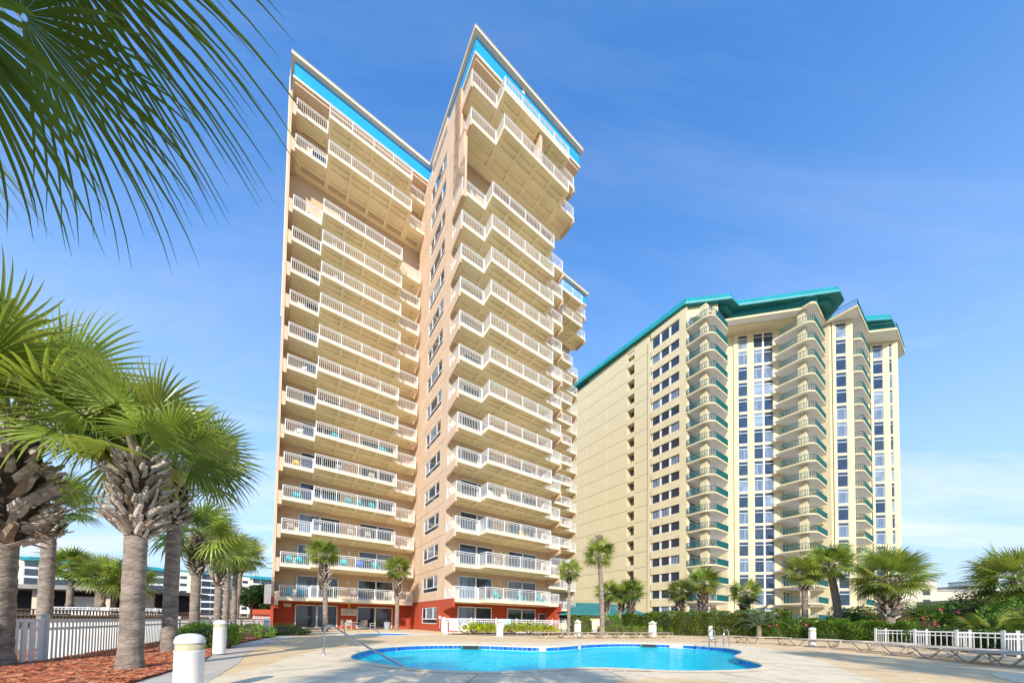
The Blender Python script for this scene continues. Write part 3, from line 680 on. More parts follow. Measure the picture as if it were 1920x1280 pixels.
# roof
EV=[(43.9,-36),(44.9,-3.9),(50.4,1.25),(52.9,1.4),(63.8,12.3),(66.5,12.3),(69.3,9.6),(74.0,12.45),(74.8,13.25),(78.5,16.4),(82.1,16.5),(91,9),(88,-36)]
IN0=[(46.5,-36),(47.0,-5.2),(51.4,-1.0),(53.9,-1.0),(64.2,9.2),(66.0,9.2),(69.5,6.5),(75.5,10.7),(76.2,11.2),(79.6,14),(81.6,14),(88,7),(85,-36)]
IN=[(p[0]*.78+q[0]*.22,p[1]*.78+q[1]*.22) for p,q in zip(EV,IN0)]
f=MB(); n=len(EV)
f.prism([(a,-b_) for a,b_ in EV],57.45,57.6,1)
for i in range(n-1):
    a,c=EV[i],EV[i+1]; d,e=IN[i],IN[i+1]
    f.q([(a[0],-a[1],57.6),(c[0],-c[1],57.6),(c[0],-c[1],57.85),(a[0],-a[1],57.85)],0)
    f.q([(a[0],-a[1],57.85),(c[0],-c[1],57.85),(e[0],-e[1],58.95),(d[0],-d[1],58.95)],0)
    p,q=Vector((a[0],-a[1])),Vector((c[0],-c[1])); P2_,Q2=Vector((d[0],-d[1])),Vector((e[0],-e[1])); k=int((q-p).length/.6)
    for j in range(k+1):
        u_=p+(q-p)*(j/max(1,k)); v_=P2_+(Q2-P2_)*(j/max(1,k))
        f.tube([(u_.x,u_.y,57.88),(v_.x,v_.y,58.98)],.035,4,0)
f.prism([(a,-b_) for a,b_ in IN],58.9,58.96,0)
f.ob('roof',[M['teal'],M['tealdk']],YB)
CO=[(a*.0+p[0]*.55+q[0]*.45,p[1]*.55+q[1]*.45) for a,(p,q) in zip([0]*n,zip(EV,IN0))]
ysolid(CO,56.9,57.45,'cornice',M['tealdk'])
# ------------------------------------------------------------ palms
def fan_leaf(rng,n=34,rad=1.0,pet=.8,droop=.35,spread=125,segs=4,wid=1.0,mats=('petiole','leaf'),fold=True,split=.4):
    """one costapalmate leaf; stalk along +x from the origin, blade folded segments fanning out"""
    b=MB(); c0=Vector((pet,0,-.08*pet))
    b.tube([(0,0,0),(pet*.5,0,.03*pet),tuple(c0)],[.018,.014,.011],4,0,False)
    def fl(ang,r,off=0):
        # position at fan angle, radius: blade dips at sides and droops outward
        x=r*math.cos(ang); y=r*math.sin(ang)
        z=-droop*(r/rad)**2*rad*(.55+.45*abs(math.sin(ang)))*jit+ .12*r*math.cos(ang)-.18*abs(y)
        return c0+Vector((x*(1-.12*droop*(r/rad)**2),y*.93,z+off))
    for i in range(n):
        jit=rng.uniform(.75,1.3)
        a0=R(-spread+2*spread*i/n); a1=R(-spread+2*spread*(i+1)/n); am=(a0+a1)/2; da=(a1-a0)/2
        L=rad*(1-.28*(abs(am)/R(spread))**2)*rng.uniform(.88,1.06); am+=rng.uniform(-.25,.25)*da
        prev=None
        for k in range(segs+1):
            f=k/segs; r=.04+(L-.04)*f
            if f<=split: hw=r*math.tan(da)*1.02
            else: hw=split*L*math.tan(da)*(1-(f-split)/(1-split))**.75*wid+.0015
            th=hw/max(r,.02); p=fl(am-th,r); q=fl(am+th,r); m_=fl(am,r,off=(.45*hw if fold else 0))
            if k>0 and f>.7: 
                sag=(f-.7)**2*rad*.9*jit*droop*1.5; p.z-=sag;q.z-=sag;m_.z-=sag
            cur=(p,m_,q)
            if prev:
                b.q([prev[0],prev[1],cur[1],cur[0]],1); 
                b.q([prev[1],prev[2],cur[2],cur[1]],1)
            prev=cur
    return b.mesh('frond',[M[mats[0]],M[mats[1]]])
rng=random.Random(5)
NEARL=[fan_leaf(rng,n=34,rad=1.0,pet=.8,droop=d,segs=6,split=.42,wid=1.05,mats=('petiole',m)) for d,m in ((.12,'leaf'),(.25,'leaf'),(.4,'leaf'),(.2,'leaf2'),(.5,'leafd'))]
BIGL=[fan_leaf(rng,n=42,rad=1.25,pet=1.0,droop=d,segs=7,split=.4,wid=1.05,mats=('petiole',m)) for d,m in ((.2,'leaf'),(.35,'leaf'),(.5,'leaf2'),(.4,'leaf'))]
MIDL=[fan_leaf(rng,n=22,rad=.95,pet=.7,droop=d,segs=3,mats=('petiole',m),fold=False) for d,m in ((.3,'leaf'),(.5,'leaf'),(.4,'leaf2'),(.65,'leafd'))]
def boot_mesh(rng,L=.4,wd=.09,up=.5,mt='boot'):
    b=MB(); pr=[]
    for k in range(5):
        f=k/4; out=.02+L*f*(1-.2*f)*.9; z=up*L*f; w_=wd*(1-.45*f)*(1.25 if k==0 else 1); th=.028*(1-.5*f)
        pr.append([(out,-w_/2,z),(out+th*.5,0,z-th),(out,w_/2,z),(out-th*.4,0,z+th*.8)])
    for k in range(4):
        for j in range(4): b.q([pr[k][j],pr[k][(j+1)%4],pr[k+1][(j+1)%4],pr[k+1][j]])
    b.q(pr[4]); return b.mesh('leaf_base',M[mt])
BOOTS=[boot_mesh(rng,rng.uniform(.2,.36),rng.uniform(.08,.13),rng.uniform(.35,1.0),m) for m in ('boot','boot','boot2','boot','boot')]
SKIRT=[boot_mesh(rng,rng.uniform(.6,1.1),rng.uniform(.07,.11),rng.uniform(-.15,.25),m) for m in ('boot','boot','boot2')]
def trunk_mesh(h,r0,r1,lean=(0,0),seg=18,rings=None,bulge=0):
    b=MB(); n=rings or max(8,int(h/.09)); rg=random.Random(int(h*1000)); pts=[];rs=[]
    for i in range(n+1):
        f=i/n; pts.append((lean[0]*f*f,lean[1]*f*f,h*f)); r=r0+(r1-r0)*f+.25*r0*max(0,.08-f)/.08+rg.uniform(-.012,.012)*r0*3; rs.append(r)
    b.tube(pts,rs,seg); return b
def sabal(x,y,h,r=.16,label='',cat='palm tree',group=None,lean=(0,0),nf=26,leaves=None,ls=1.0,boots=(0,0),nb=0,z0=0,seed=1,skirt=0,boot_r=1.0,elo=-38,ehi=78,az=None,dead=0):
    rg=random.Random(seed); t=thing('palm_tree',label,cat,(x,y,z0),0,group)
    trunk_mesh(h,r,r*.85,lean,seg=20 if nb>30 else 10,rings=None if nb>30 else 10).ob('trunk',M['trunk'],t,smooth=True)
    leaves=leaves or MIDL; top=Vector((lean[0],lean[1],h))
    if nb:
        z1,z2=boots
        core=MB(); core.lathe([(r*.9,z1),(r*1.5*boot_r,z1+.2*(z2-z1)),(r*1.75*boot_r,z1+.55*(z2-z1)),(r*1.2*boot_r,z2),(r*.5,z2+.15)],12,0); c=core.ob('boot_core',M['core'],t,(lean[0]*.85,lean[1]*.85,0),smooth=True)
        for i in range(nb):
            f=i/nb; z=z1+(z2-z1)*f; a=i*2.39996+rg.uniform(-.2,.2)
            rr=r*(1+(.75*boot_r)*math.sin(PI*min(1,f*1.1)*.95+.15)); ff=(z/h)**2
            o=link('leaf_base',rg.choice(BOOTS),t,(lean[0]*ff+rr*.75*math.cos(a),lean[1]*ff+rr*.75*math.sin(a),z))
            o.rotation_euler=((-1)**i*.45+rg.uniform(-.2,.2),rg.uniform(-.3,.25),a+(-1)**i*.25); k=rg.uniform(.75,1.1)*r/.17*boot_r; o.scale=(k,k,k)
    for i in range(skirt):
        a=rg.uniform(0,2*PI); o=link('leaf_base',rg.choice(SKIRT),t,(r*.9*math.cos(a),r*.9*math.sin(a),rg.uniform(*boots)*.6+boots[0]*.4+rg.uniform(0,.25)))
        o.rotation_euler=(rg.uniform(-.3,.3),rg.uniform(-.2,.3),a); k=rg.uniform(.7,1.2); o.scale=(k,k,k)
    for i in range(nf):
        f=(i+.5)/nf; el=R(ehi+(elo-ehi)*f**1.05+rg.uniform(-7,7)); a=(i*2.39996 if az is None else az[0]+(az[1]-az[0])*rg.random())+rg.uniform(-.25,.25)
        rl=random.Random(seed*100+i); L=leaves[min(len(leaves)-1,int(rl.random()*len(leaves)))]
        if f>.75 and len(leaves)>=4: L=leaves[rl.choice((1,-1,2))]
        o=link('frond',L,t,tuple(top+Vector((.08*math.cos(a),.08*math.sin(a),.1*math.sin(el)))))
        o.rotation_euler=Euler((rg.uniform(-.5,.5),-el,a),'XYZ'); k=ls*rg.uniform(.85,1.1); o.scale=(k,k,k)
    for i in range(dead):
        a=rg.uniform(0,2*PI); o=link('dead_frond',DEADL,t,tuple(top-Vector((0,0,.2)))); o.rotation_euler=Euler((rg.uniform(-.4,.4),R(rg.uniform(60,80)),a),'XYZ'); o.scale=(ls*.7,)*3
    return t
DEADL=fan_leaf(rng,n=16,rad=.8,pet=.4,droop=.7,segs=3,mats=('boot2','straw'),fold=False)
G='palms along the left mulch bed'
PA=sabal(-9.6,6.25,4.7,.2,'nearest left palm with ragged skirt of old leaf bases and huge fronds',leaves=BIGL,nf=26,ls=1.25,nb=170,boots=(2.3,4.6),skirt=44,seed=3,group=G,boot_r=1.3,z0=.0,elo=-15)
sabal(-6.92,6.1,4.0,.165,'palm with thick grey trunk in the foreground mulch, second trunk from the left edge',leaves=NEARL,nf=24,ls=.9,nb=190,boots=(2.45,3.9),seed=7,group=G,boot_r=1.05,elo=-8)
sabal(-9.35,9.15,5.25,.165,'slimmer palm just right of the thick grey trunk, boots below its crown',leaves=NEARL,nf=26,ls=1.05,nb=150,boots=(3.5,5.15),seed=12,group=G,boot_r=.95,elo=-25)
for az_,el_,k,li in ((-22,8,1.55,0),(-42,22,1.5,1),(2,20,1.45,3),(-12,-12,1.4,1),(-65,35,1.3,0)):
    o=link('frond',BIGL[li],PA,(0,0,4.7)); o.rotation_euler=Euler((.15,R(-el_),R(az_)),'XYZ'); o.scale=(k,)*3
sabal(-16.9,12.1,5.2,.19,'palm with grey trunk behind the white slatted fence at far left',leaves=NEARL,nf=22,ls=.9,nb=50,boots=(4.1,5.2),seed=22,group=G,boot_r=1.1,z0=-.3,elo=-5)
sabal(-13.0,13.7,4.35,.17,'short palm right of the two foreground palms with bushy bright crown',leaves=MIDL,nf=30,ls=1.05,nb=80,boots=(2.7,4.25),seed=31,group=G)
sabal(-15.4,17.5,4.5,.17,'small palm behind the tall white bollard, crown touching its neighbour',leaves=MIDL,nf=28,ls=1.05,nb=70,boots=(2.6,4.4),seed=41,group=G)
sabal(-18.4,21.5,5.1,.17,'palm in the middle of the far cluster at the end of the left bed',leaves=MIDL,nf=26,ls=1.1,nb=30,boots=(3.8,5.0),seed=43,group=G)
sabal(-21,25.5,5.7,.17,'palm with crown leaning right at the end of the left row',leaves=MIDL,nf=26,ls=1.1,nb=30,boots=(4.4,5.6),seed=47,group=G,lean=(.3,0))
sabal(-19.3,23.2,5.2,.17,'last slim trunk of the left row beside the white gate',leaves=MIDL,nf=22,ls=.95,nb=24,boots=(4,5.1),seed=49,group=G)
# before the tower
G2='palms standing before the peach tower'
sabal(-14.6,26.2,6.1,.19,'palm with shaggy brown trunk before the left wing of the peach tower',nf=40,ls=.86,leaves=MIDL,nb=90,boots=(3.3,5.9),seed=53,group=G2,lean=(-.35,0))
sabal(-11.2,32.6,6.0,.2,'palm before the inner corner of the peach tower near the trash can',nf=40,ls=.9,leaves=MIDL,nb=80,boots=(3.3,5.8),seed=59,group=G2)
sabal(4.35,25.6,4.9,.13,'thin palm right of the peach tower behind the picket fence',nf=26,ls=.7,leaves=MIDL,nb=24,boots=(4.0,4.8),seed=61,group=G2)
sabal(7.3,27.0,6.5,.2,'tall palm with smooth trunk before the blank yellow wall',nf=30,ls=.95,leaves=MIDL,nb=36,boots=(7,8),seed=67,group=G2,lean=(-.3,0))
G3='palms between the teal roofed building and the hedges'
sabal(10.3,36.5,4.4,.22,'left palm of the close pair before the teal roof',nf=30,ls=1.0,nb=40,boots=(2.2,4.2),seed=71,group=G3)
sabal(11.6,36.0,4.1,.22,'right palm of the close pair before the teal roof',nf=30,ls=1.0,nb=40,boots=(2.2,4),seed=73,group=G3,lean=(.2,0))
sabal(12.5,35.2,4.3,.25,'palm with thick shaggy trunk at the right end of the teal roof',nf=36,ls=1.05,nb=70,boots=(1.5,4.2),seed=79,group=G3)
sabal(17.2,34.2,4.3,.25,'palm at the left end of the tall dense hedge',nf=34,ls=1.0,nb=60,boots=(1.5,4.2),seed=83,group=G3)
sabal(18.4,32.2,5.0,.28,'bushy palm behind the tall dense hedge',nf=40,ls=1.1,nb=70,boots=(1.8,4.9),seed=89,group=G3)
sabal(21.6,31.0,3.9,.25,'dark short palm before the tall windows of the yellow tower',nf=34,ls=1.0,nb=40,boots=(1.6,3.8),seed=97,group=G3)
G4='palms before the right half of the yellow tower'
sabal(22.0,25.1,5.1,.21,'slim palm with straight tan trunk before the yellow tower balconies',nf=30,ls=1.0,nb=60,boots=(3.7,5),seed=101,group=G4)
sabal(23.9,24.4,5.5,.25,'palm with leaning smooth trunk beside the straight tan one',nf=40,ls=1.15,nb=50,boots=(4.8,5.6),seed=103,group=G4,lean=(-.75,0))
sabal(23.6,20.9,4.1,.27,'large palm with fat shaggy trunk right of the yellow tower',nf=44,ls=1.2,leaves=NEARL,nb=100,boots=(1.6,3.9),seed=107,group=G4,boot_r=1.05,dead=4)
sabal(27.5,18.2,3.7,.2,'palm at the right edge with crown over the fence panels',nf=40,ls=1.2,leaves=NEARL,nb=70,boots=(1.9,3.6),seed=109,group=G4)
def lowfan(x,y,h,label,seed,ls=.9,m=None,nf=20,elo=-10):
    return sabal(x,y,h,.1,label,'palm',None,nf=nf,ls=ls,seed=seed,elo=elo,leaves=m or MIDL)
SILV=[fan_leaf(rng,n=24,rad=1.1,pet=.9,droop=.8,segs=4,mats=('petiole','silver'),fold=False) for _ in range(2)]
# feathery silver palm (arching pinnate fronds)
def pinnate(x,y,h,label,seed,L=2.3,nf=26,mt='silver'):
    rg=random.Random(seed); t=thing('date_palm',label,'palm tree',(x,y,0)); trunk_mesh(h,.2,.14,seg=10,rings=8).ob('trunk',M['trunk'],t)
    b=MB(); pr=None
    for k in range(34):
        f=(k+1)/34; c=Vector((L*f*(1-.15*f),0,L*(.45*f-.75*f*f))); l=.42*math.sin(PI*min(1,f*.9+.12))
        for sgn in (-1,1):
            d=Vector((.55,sgn*.8,.12)).normalized()*l; b.q([c,c+Vector((.028,0,0)),c+d*.95+Vector((.01,0,-.1*l)),c+d+Vector((0,0,-.14*l))],1)
        if pr is not None: b.tube([pr,c],.01,3,0,False)
        pr=c
    me=b.mesh('frond',[M['petiole'],M[mt]])
    for i in range(nf):
        a=i*2.4; el=R(80-95*(i+.5)/nf); o=link('frond',me,t,(0,0,h)); o.rotation_euler=Euler((rg.uniform(-.2,.2),-el,a),'XYZ'); o.scale=(rg.uniform(.8,1.1),)*3
pinnate(18.9,25.6,1.0,'silvery feather palm with arching fronds among the hedges',5,L=2.2)
pinnate(14.6,31.5,.9,'feathery grey palm poking above the left end of the hedge',6,L=1.4,nf=20)
pinnate(27.3,22.0,1.3,'feathery green palm behind the fence panels',7,L=2.0,mt='leaf2')
lowfan(23.8,16.6,.7,'low fan palm behind the third fence panel',8)
lowfan(25.2,15.5,.9,'fan palm clump at the lower right corner',9,1.0)
lowfan(28.8,18.9,1.8,'small green fan palm between the fat palm and the right edge',10,1.0)
lowfan(22.4,12.6,.5,'fan palm by the last lounger on the right',14,1.1)
pinnate(30.8,20.6,1.4,'straw green feather palm near the right edge',11,L=2.0,mt='leaf2')
# terrace palms far left
for i,(x,y,h,sd) in enumerate(((-47,35.5,4.2,1),(-45.2,36.5,3.6,2),(-43.6,35.5,3.2,3),(-42,36.3,2.8,4))):
    sabal(x,y,h,.28,['leftmost palm of the clump on the restaurant terrace','second palm of the terrace clump, beside the leftmost','third palm of the terrace clump with dark leaning trunk','small rightmost palm of the terrace clump'][i],nf=30,ls=1.6,z0=1.9,seed=200+sd,group='palm clump on the restaurant terrace',lean=(.5*(i>1),0),nb=0,dead=5)
# overhanging palm beside the camera and palms behind it
OV=sabal(-3.05,1.3,8.1,.2,'palm whose dark fronds hang into the top left corner','palm tree','palms around the photographer',leaves=BIGL,nf=16,ls=1.1,nb=30,boots=(7,8),seed=301,elo=0,ehi=75,az=(R(120),R(260)))
OV.scale=(.5,.5,.5)
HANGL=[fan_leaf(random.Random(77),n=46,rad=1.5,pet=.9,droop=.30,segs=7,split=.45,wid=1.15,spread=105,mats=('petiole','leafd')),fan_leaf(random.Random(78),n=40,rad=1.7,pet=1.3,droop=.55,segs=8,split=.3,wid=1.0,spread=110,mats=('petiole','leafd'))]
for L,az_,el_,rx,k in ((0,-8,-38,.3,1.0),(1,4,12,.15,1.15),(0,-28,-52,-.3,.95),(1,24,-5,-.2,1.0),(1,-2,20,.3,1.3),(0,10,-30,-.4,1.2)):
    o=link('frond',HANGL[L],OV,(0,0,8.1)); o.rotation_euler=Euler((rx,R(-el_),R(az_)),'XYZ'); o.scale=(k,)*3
for i,(x,y,h,sd) in enumerate(((-2.2,-3.1,5.0,1),(.4,-3.4,5.0,2),(11.2,-.8,6.2,3),(13.6,-1.9,5.4,4),(16.2,-.4,5.8,5),(10.4,-5.2,6.4,6))):
    sabal(x,y,h,.18,['palm behind the camera shading the near deck on the left','palm behind the camera shading the near deck in the middle','palm behind the camera, leftmost of the right-hand group','palm behind the camera, between two taller ones','palm behind the camera at the far right','tallest palm behind the camera'][i],group='palms behind the camera',nf=26,ls=1.15,nb=0,seed=310+sd,leaves=MIDL)

# ------------------------------------------------------------ hedges, shrubs, far trees
def leafbox(name,label,cat,c,size,n,m,ls=.07,rz=0,shape='box',seed=1,group=None,core=True,flowers=0,twigs=0):
    rg=random.Random(seed); b=MB(); sx,sy,sz=size
    if core:
        if shape=='box': b.box(-sx*.43,sx*.43,-sy*.42,sy*.42,0,sz*.86,1)
        else:
            b.lathe([(.38*sx,0),(.42*sx,sz*.35),(.3*sx,sz*.7),(.08*sx,sz*.84)],10,1); b.v=[(x,y*sy/sx,z) for x,y,z in b.v]
    bumps=[(rg.uniform(-.5,.5),rg.uniform(-.5,.5),rg.uniform(0,1),rg.uniform(.8,1.2)) for _ in range(12)]
    for i in range(n):
        if shape=='box':
            f=rg.random(); x,y,z=rg.uniform(-.5,.5),rg.uniform(-.5,.5),rg.random()
            s=rg.choice('xxyyyyz' if sx>sy else 'xyyzz'); d=1-abs(rg.gauss(0,.05))
            if s=='x': x=rg.choice((-.5,.5))*d
            elif s=='y': y=(-.5 if rg.random()<.8 else .5)*d
            else: z=d
            w_=1+.07*math.sin(x*sx*2.3+z*3)+.05*math.sin(x*sx*5.1+seed)
            p=Vector((x*sx,y*sy*w_,z*sz*(1+.05*math.sin(x*sx*3.1)+.04*math.sin(x*sx*7.3))))
        else:
            th=rg.uniform(0,2*PI); ph=math.acos(rg.uniform(-.15,1)); rr=.5*(1-abs(rg.gauss(0,.13)))*(1+.16*math.sin(3*th+seed)+.12*math.sin(5*ph+seed*2))
            p=Vector((sx*rr*math.sin(ph)*math.cos(th),sy*rr*math.sin(ph)*math.sin(th),sz*(.1+.9*abs(2*rr*math.cos(ph)))))
        e=Euler((rg.uniform(-1,1),rg.uniform(-1,1),rg.uniform(0,6.28))); k=ls*rg.uniform(.6,1.4); mt=e.to_matrix()
        q=[p+mt@Vector(v)*k for v in ((-1,0,0),(0,-.45,.12),(1,0,0),(0,.45,.12))]; b.q(q,0 if rg.random()<.75 else 2)
    for i in range(flowers):
        x=rg.uniform(-.45,.45)*sx; z=sz*rg.uniform(.55,1.0); p=Vector((x,-sy*.5,z))
        for a in range(5): 
            c_=math.cos(a*1.256)*.06; d_=math.sin(a*1.256)*.06; b.q([p,p+Vector((c_-d_*.5,-.03,d_+c_*.5)),p+Vector((c_*1.5,-.02,d_*1.5)),p+Vector((c_+d_*.5,-.03,d_-c_*.5))],3)
    me=b.mesh('foliage',[M[m[0]],M['twig'],M[m[1]],M['flower']])
    t=thing(name,label,cat,c,rz,group); link('foliage',me,t)
    if twigs:
        w_=MB()
        for i in range(twigs): w_.tube([(rg.uniform(-.1,.1)*sx,0,-.05),(rg.uniform(-.2,.2)*sx,rg.uniform(-.1,.1)*sy,sz*.5),(rg.uniform(-.4,.4)*sx,rg.uniform(-.3,.3)*sy,sz*.8)],[.03,.02,.008],5)
        w_.ob('stems',M['twig'],t)
    return t
M['flower']=mat('pink hibiscus petal',(.75,.05,.14),.5,.05,3)
HG='clipped hedges behind the pool deck'
leafbox('hedge','tall dense hedge behind the pool ladder','hedge',(17.6,29.3,0),(10.5,2.0,2.15),17000,('hedge2','hedge'),.075,R(-46),seed=1,group=HG)
leafbox('hedge','lower loose green hedge right of the feather palm','hedge',(21.4,25.0,0),(5.5,2,1.55),8000,('hedge','hedge2'),.075,R(-48),seed=2,group=HG,flowers=3)
leafbox('hedge','rounded dark hedge beside the bollard on the right','hedge',(22.6,21.6,0),(4.4,2.0,1.35),7000,('hedge','hedge2'),.07,R(-62),seed=3,group=HG)
leafbox('shrub','square green bush between white fence and tall hedge','bush',(13.3,33.6,0),(4.2,2.4,1.95),6500,('hedge','hedge2'),.09,R(-20),seed=4)
leafbox('shrub','feathery bush left of the tall smooth palm','bush',(6.2,30.0,0),(2.4,1.8,1.75),3500,('hedge2','hedge'),.07,0,'dome',5,twigs=5)
leafbox('shrub','feathery bush right of the tall smooth palm','bush',(9.4,31.0,0),(2.3,1.8,1.7),3500,('hedge','hedge2'),.07,0,'dome',6,twigs=5)
leafbox('shrub','low trimmed groundcover bush before the white fence','bush',(10.6,30.2,0),(5.6,1.5,.75),3500,('hedge2','hedge'),.06,R(10),seed=7)
YG='yellow green variegated bushes by the picket fence'
def croton(x,y,label,seed,w_=1.7,h=.95):
    rg=random.Random(seed); b=MB()
    for i in range(620):
        a=rg.uniform(0,6.28); r=w_*.5*math.sqrt(rg.random()); bx_,by_=r*math.cos(a),r*.6*math.sin(a); hh=h*(1-.55*(r/(w_*.5))**2)*rg.uniform(.5,1.05)
        az=rg.uniform(0,6.28); d=Vector((math.cos(az),math.sin(az),rg.uniform(-.1,.9))); L=rg.uniform(.2,.36); s=Vector((-d.y,d.x,0)).normalized()*.042; p=Vector((bx_,by_,hh*.85))
        b.q([p,p+d*L*.45+s,p+d*L+Vector((0,0,-.05)),p+d*L*.45-s],0 if rg.random()<.72 else 1)
    t=thing('shrub',label,'bush',(x,y,.03),0,YG); b.ob('foliage',[M['ylow'],M['hedge2']],t)
    s=MB()
    for i in range(14): a=rg.uniform(0,6.28); s.tube([(0,0,0),(math.cos(a)*w_*.3,math.sin(a)*w_*.2,h*.6)],[.02,.008],4)
    s.ob('stems',M['twig'],t)
croton(-2.75,24.7,'yellow green bush left of the white square lamp post',1,1.9,1.0); croton(-1.7,24.6,'yellow green bush touching the white square lamp post on its left',2,1.5,.9)
croton(.1,24.9,'yellow green bush just right of the square lamp post',3,1.8,1.0); croton(1.3,25.0,'largest yellow green bush in the middle of the right clump',4,2.2,1.1); croton(2.6,25.4,'yellow green bush at the right end beside the first lounger',5,1.9,.95)
# low bushes in the left bed
LB='low round bushes in the left mulch bed'
for i,(x,y,w_,h) in enumerate(((-9.7,10.6,1.5,.75),(-11.2,12.1,1.6,.7),(-12.4,13.6,1.8,.65),(-12.9,16.4,2.0,.65),(-14.6,18.4,2.2,.6),(-13.7,20.3,2.4,.6))):
    leafbox('shrub',['low bush behind the thick foreground trunk','low yellow green bush beside the slim near palm','low bush left of the tall white bollard','low bush right of the tall white bollard','low bush under the short bushy palm','low bush at the far end of the mulch bed'][i],'bush',(x,y,.02),(w_*1.2,w_,h),2600,('hedge2','hedge'),.05,0,'dome',30+i,group=LB)
leafbox('shrub','flowering hibiscus bush behind the first white fence panel','bush',(26.0,21.6,0),(4.6,2.5,2.3),7000,('hedge2','hedge'),.08,R(-60),'dome',61,flowers=16)
leafbox('shrub','round glossy bush below the fat shaggy palm','bush',(25.0,24.6,0),(3.6,2.4,2.4),5000,('hedge2','hedge'),.08,0,'dome',62)
for i,(x,y) in enumerate(((23.6,19.6),(21.7,16.2),(20.4,13.6),(19.6,11.6))):
    leafbox('shrub','dark clipped bush right of the %s fence panel from the left'%['first','second','third','fourth'][i],'bush',(x,y,0),(2.0,1.2,.95),3200,('leafd','hedge'),.06,R(-62),seed=70+i,group='dark bushes between the fence panels')
for i,(x,y,w_,h) in enumerate(((26.5,17.0,5,2.7),(29,20,6,3.0),(23.6,13.2,4,2.2),(33,24,7,3.1),(36,30,9,3.2))):
    leafbox('shrub',['dense olive bush behind the second fence panel','tall olive thicket behind the third fence panel','olive bush in the lower right corner','wide thicket before the beige towers','far thicket beside the yellow tower foot'][i],'bush',(x,y,0),(w_,w_*.6,h),5500,('hedge','leafd'),.1,0,'dome',80+i,group='thickets at the right edge')
def tree(x,y,h,w_,label,seed,z0=0,n=5000,ls=.22):
    rg=random.Random(seed); t=thing('broadleaf_tree',label,'tree',(x,y,z0),0,'trees beyond the gate')
    tr=MB(); tr.tube([(0,0,0),(.1,0,h*.4),(0,.1,h*.75)],[.22,.16,.06],8)
    cl=[]
    for i in range(9):
        a=rg.uniform(0,6.28); r=rg.uniform(.1,.38)*w_; c=Vector((r*math.cos(a),r*math.sin(a),h*rg.uniform(.5,.88))); cl.append((c,rg.uniform(.16,.27)*w_)); tr.tube([(0,0,h*.35),tuple(c*.6+Vector((0,0,h*.15))),tuple(c)],[.1,.06,.02],5)
    tr.ob('trunk',M['twig'],t); b=MB()
    for i in range(n):
        c,r=rg.choice(cl); d=Vector((rg.gauss(0,1),rg.gauss(0,1),rg.gauss(0,1))).normalized()*r*rg.uniform(.6,1.05); d.z*=.8; p=c+d; m3=Euler((rg.uniform(-1,1),rg.uniform(-1,1),rg.uniform(0,6))).to_matrix(); k=ls*rg.uniform(.6,1.3)
        b.q([p+m3@Vector(v)*k for v in ((-1,0,0),(0,-.5,.1),(1,0,0),(0,.5,.1))])
    b.ob('crown',M['tree'],t)
tree(-43,55,6.5,7,'round dark tree behind the far end of the palm row',1); tree(-40,58,4.4,6,'low green tree behind the white gate',2); tree(-36.5,53,3.6,5,'green bush tree right beside the red tower corner',3); tree(-47,64,5.5,8,'far tree under the utility poles',4)
tree(13.6,95,6,7,'dark tree glimpsed between the two towers, left one',5,n=2500); tree(19,100,6,8,'dark tree glimpsed between the two towers, right one',6,n=2500)

# ------------------------------------------------------------ fences
def fence_run(pts,h,label,parts=False,zb=0,sp_=.13,pw=.04,postd=1.9,z1s=None,group=None,m='white',pz=None):
    x0,y0=pts[0]; t=thing('picket_fence',label,'fence',(x0,y0,zb),0,group)
    P=[Vector((x-x0,y-y0)) for x,y in pts]; rl=MB(); pk=MB(); 
    for i in range(len(P)-1):
        p,q=P[i],P[i+1]; L=(q-p).length; d=(q-p)/L; a=math.atan2(d.y,d.x)
        rl.obox(p,q,.05,h-.08,h-.02); rl.obox(p,q,.04,h-.24,h-.2); rl.obox(p,q,.04,.1,.15)
        k=int(L/sp_)
        for j in range(k):
            c=p+d*(j+.5)*L/k
            if parts: o=link('picket',pz,t,(c.x,c.y,0),a)
            else: pk.box(c.x-pw/2,c.x+pw/2,c.y-pw/2,c.y+pw/2,.1,h-.05)
        k=max(1,round(L/postd))
        for j in range(k+(i==len(P)-2)):
            c=p+d*j*L/k; o=link('post',FPOST,t,(c.x,c.y,0),a); o.scale=(1,1,(h+.08)/1.3)
    rl.ob('rail',M[m],t)
    if not parts: pk.ob('pickets',M[m],t)
    return t
b=MB(); b.box(-.04,.04,-.04,.04,0,1.25); b.box(-.05,.05,-.05,.05,1.25,1.27); b.prism([(-.04,-.04),(.04,-.04),(.04,.04),(-.04,.04)],1.27,1.3); FPOST=b.mesh('post',M['dirtywhite'])
b=MB(); b.box(-.042,.042,-.015,.015,.05,1.22); PK=b.mesh('picket',M['white'])
fence_run([(-9.2,5.2),(-9.75,7.0),(-11.8,10.2),(-14.8,14.9),(-18.0,20),(-21,26),(-25,33.5)],1.28,'long white slatted fence behind the left palms',True,-.35,.15,pz=PK,m='white',postd=5)
fence_run([(-26.4,34.2),(-23.9,36.2)],1.15,'white gate section between palm row and red wall',sp_=.14)
fence_run([(-6.1,29.2),(-4.9,24.4),(-1.2,25.6),(3.5,29),(7.4,32.2)],1.2,'white picket fence before the red ground floor of the right wing',sp_=.16,pw=.032)
fence_run([(7.9,33.6),(12,35.6),(16,36.6)],1.15,'white picket fence behind the bushes near the teal roof',sp_=.14)
FS='short white fence panels in the right corner'
for i,(x,y) in enumerate(((21.3,19.6),(19.5,16.2),(18.2,13.7),(17.25,11.75))):
    fence_run([(x,y),(x+.9,y+.25),(x+1.9,y-.9)],.88,'white fence panel, %s from the left in the right corner'%['first','second','third','fourth'][i],sp_=.16,pw=.03,group=FS,postd=2.2,m='dirtywhite')
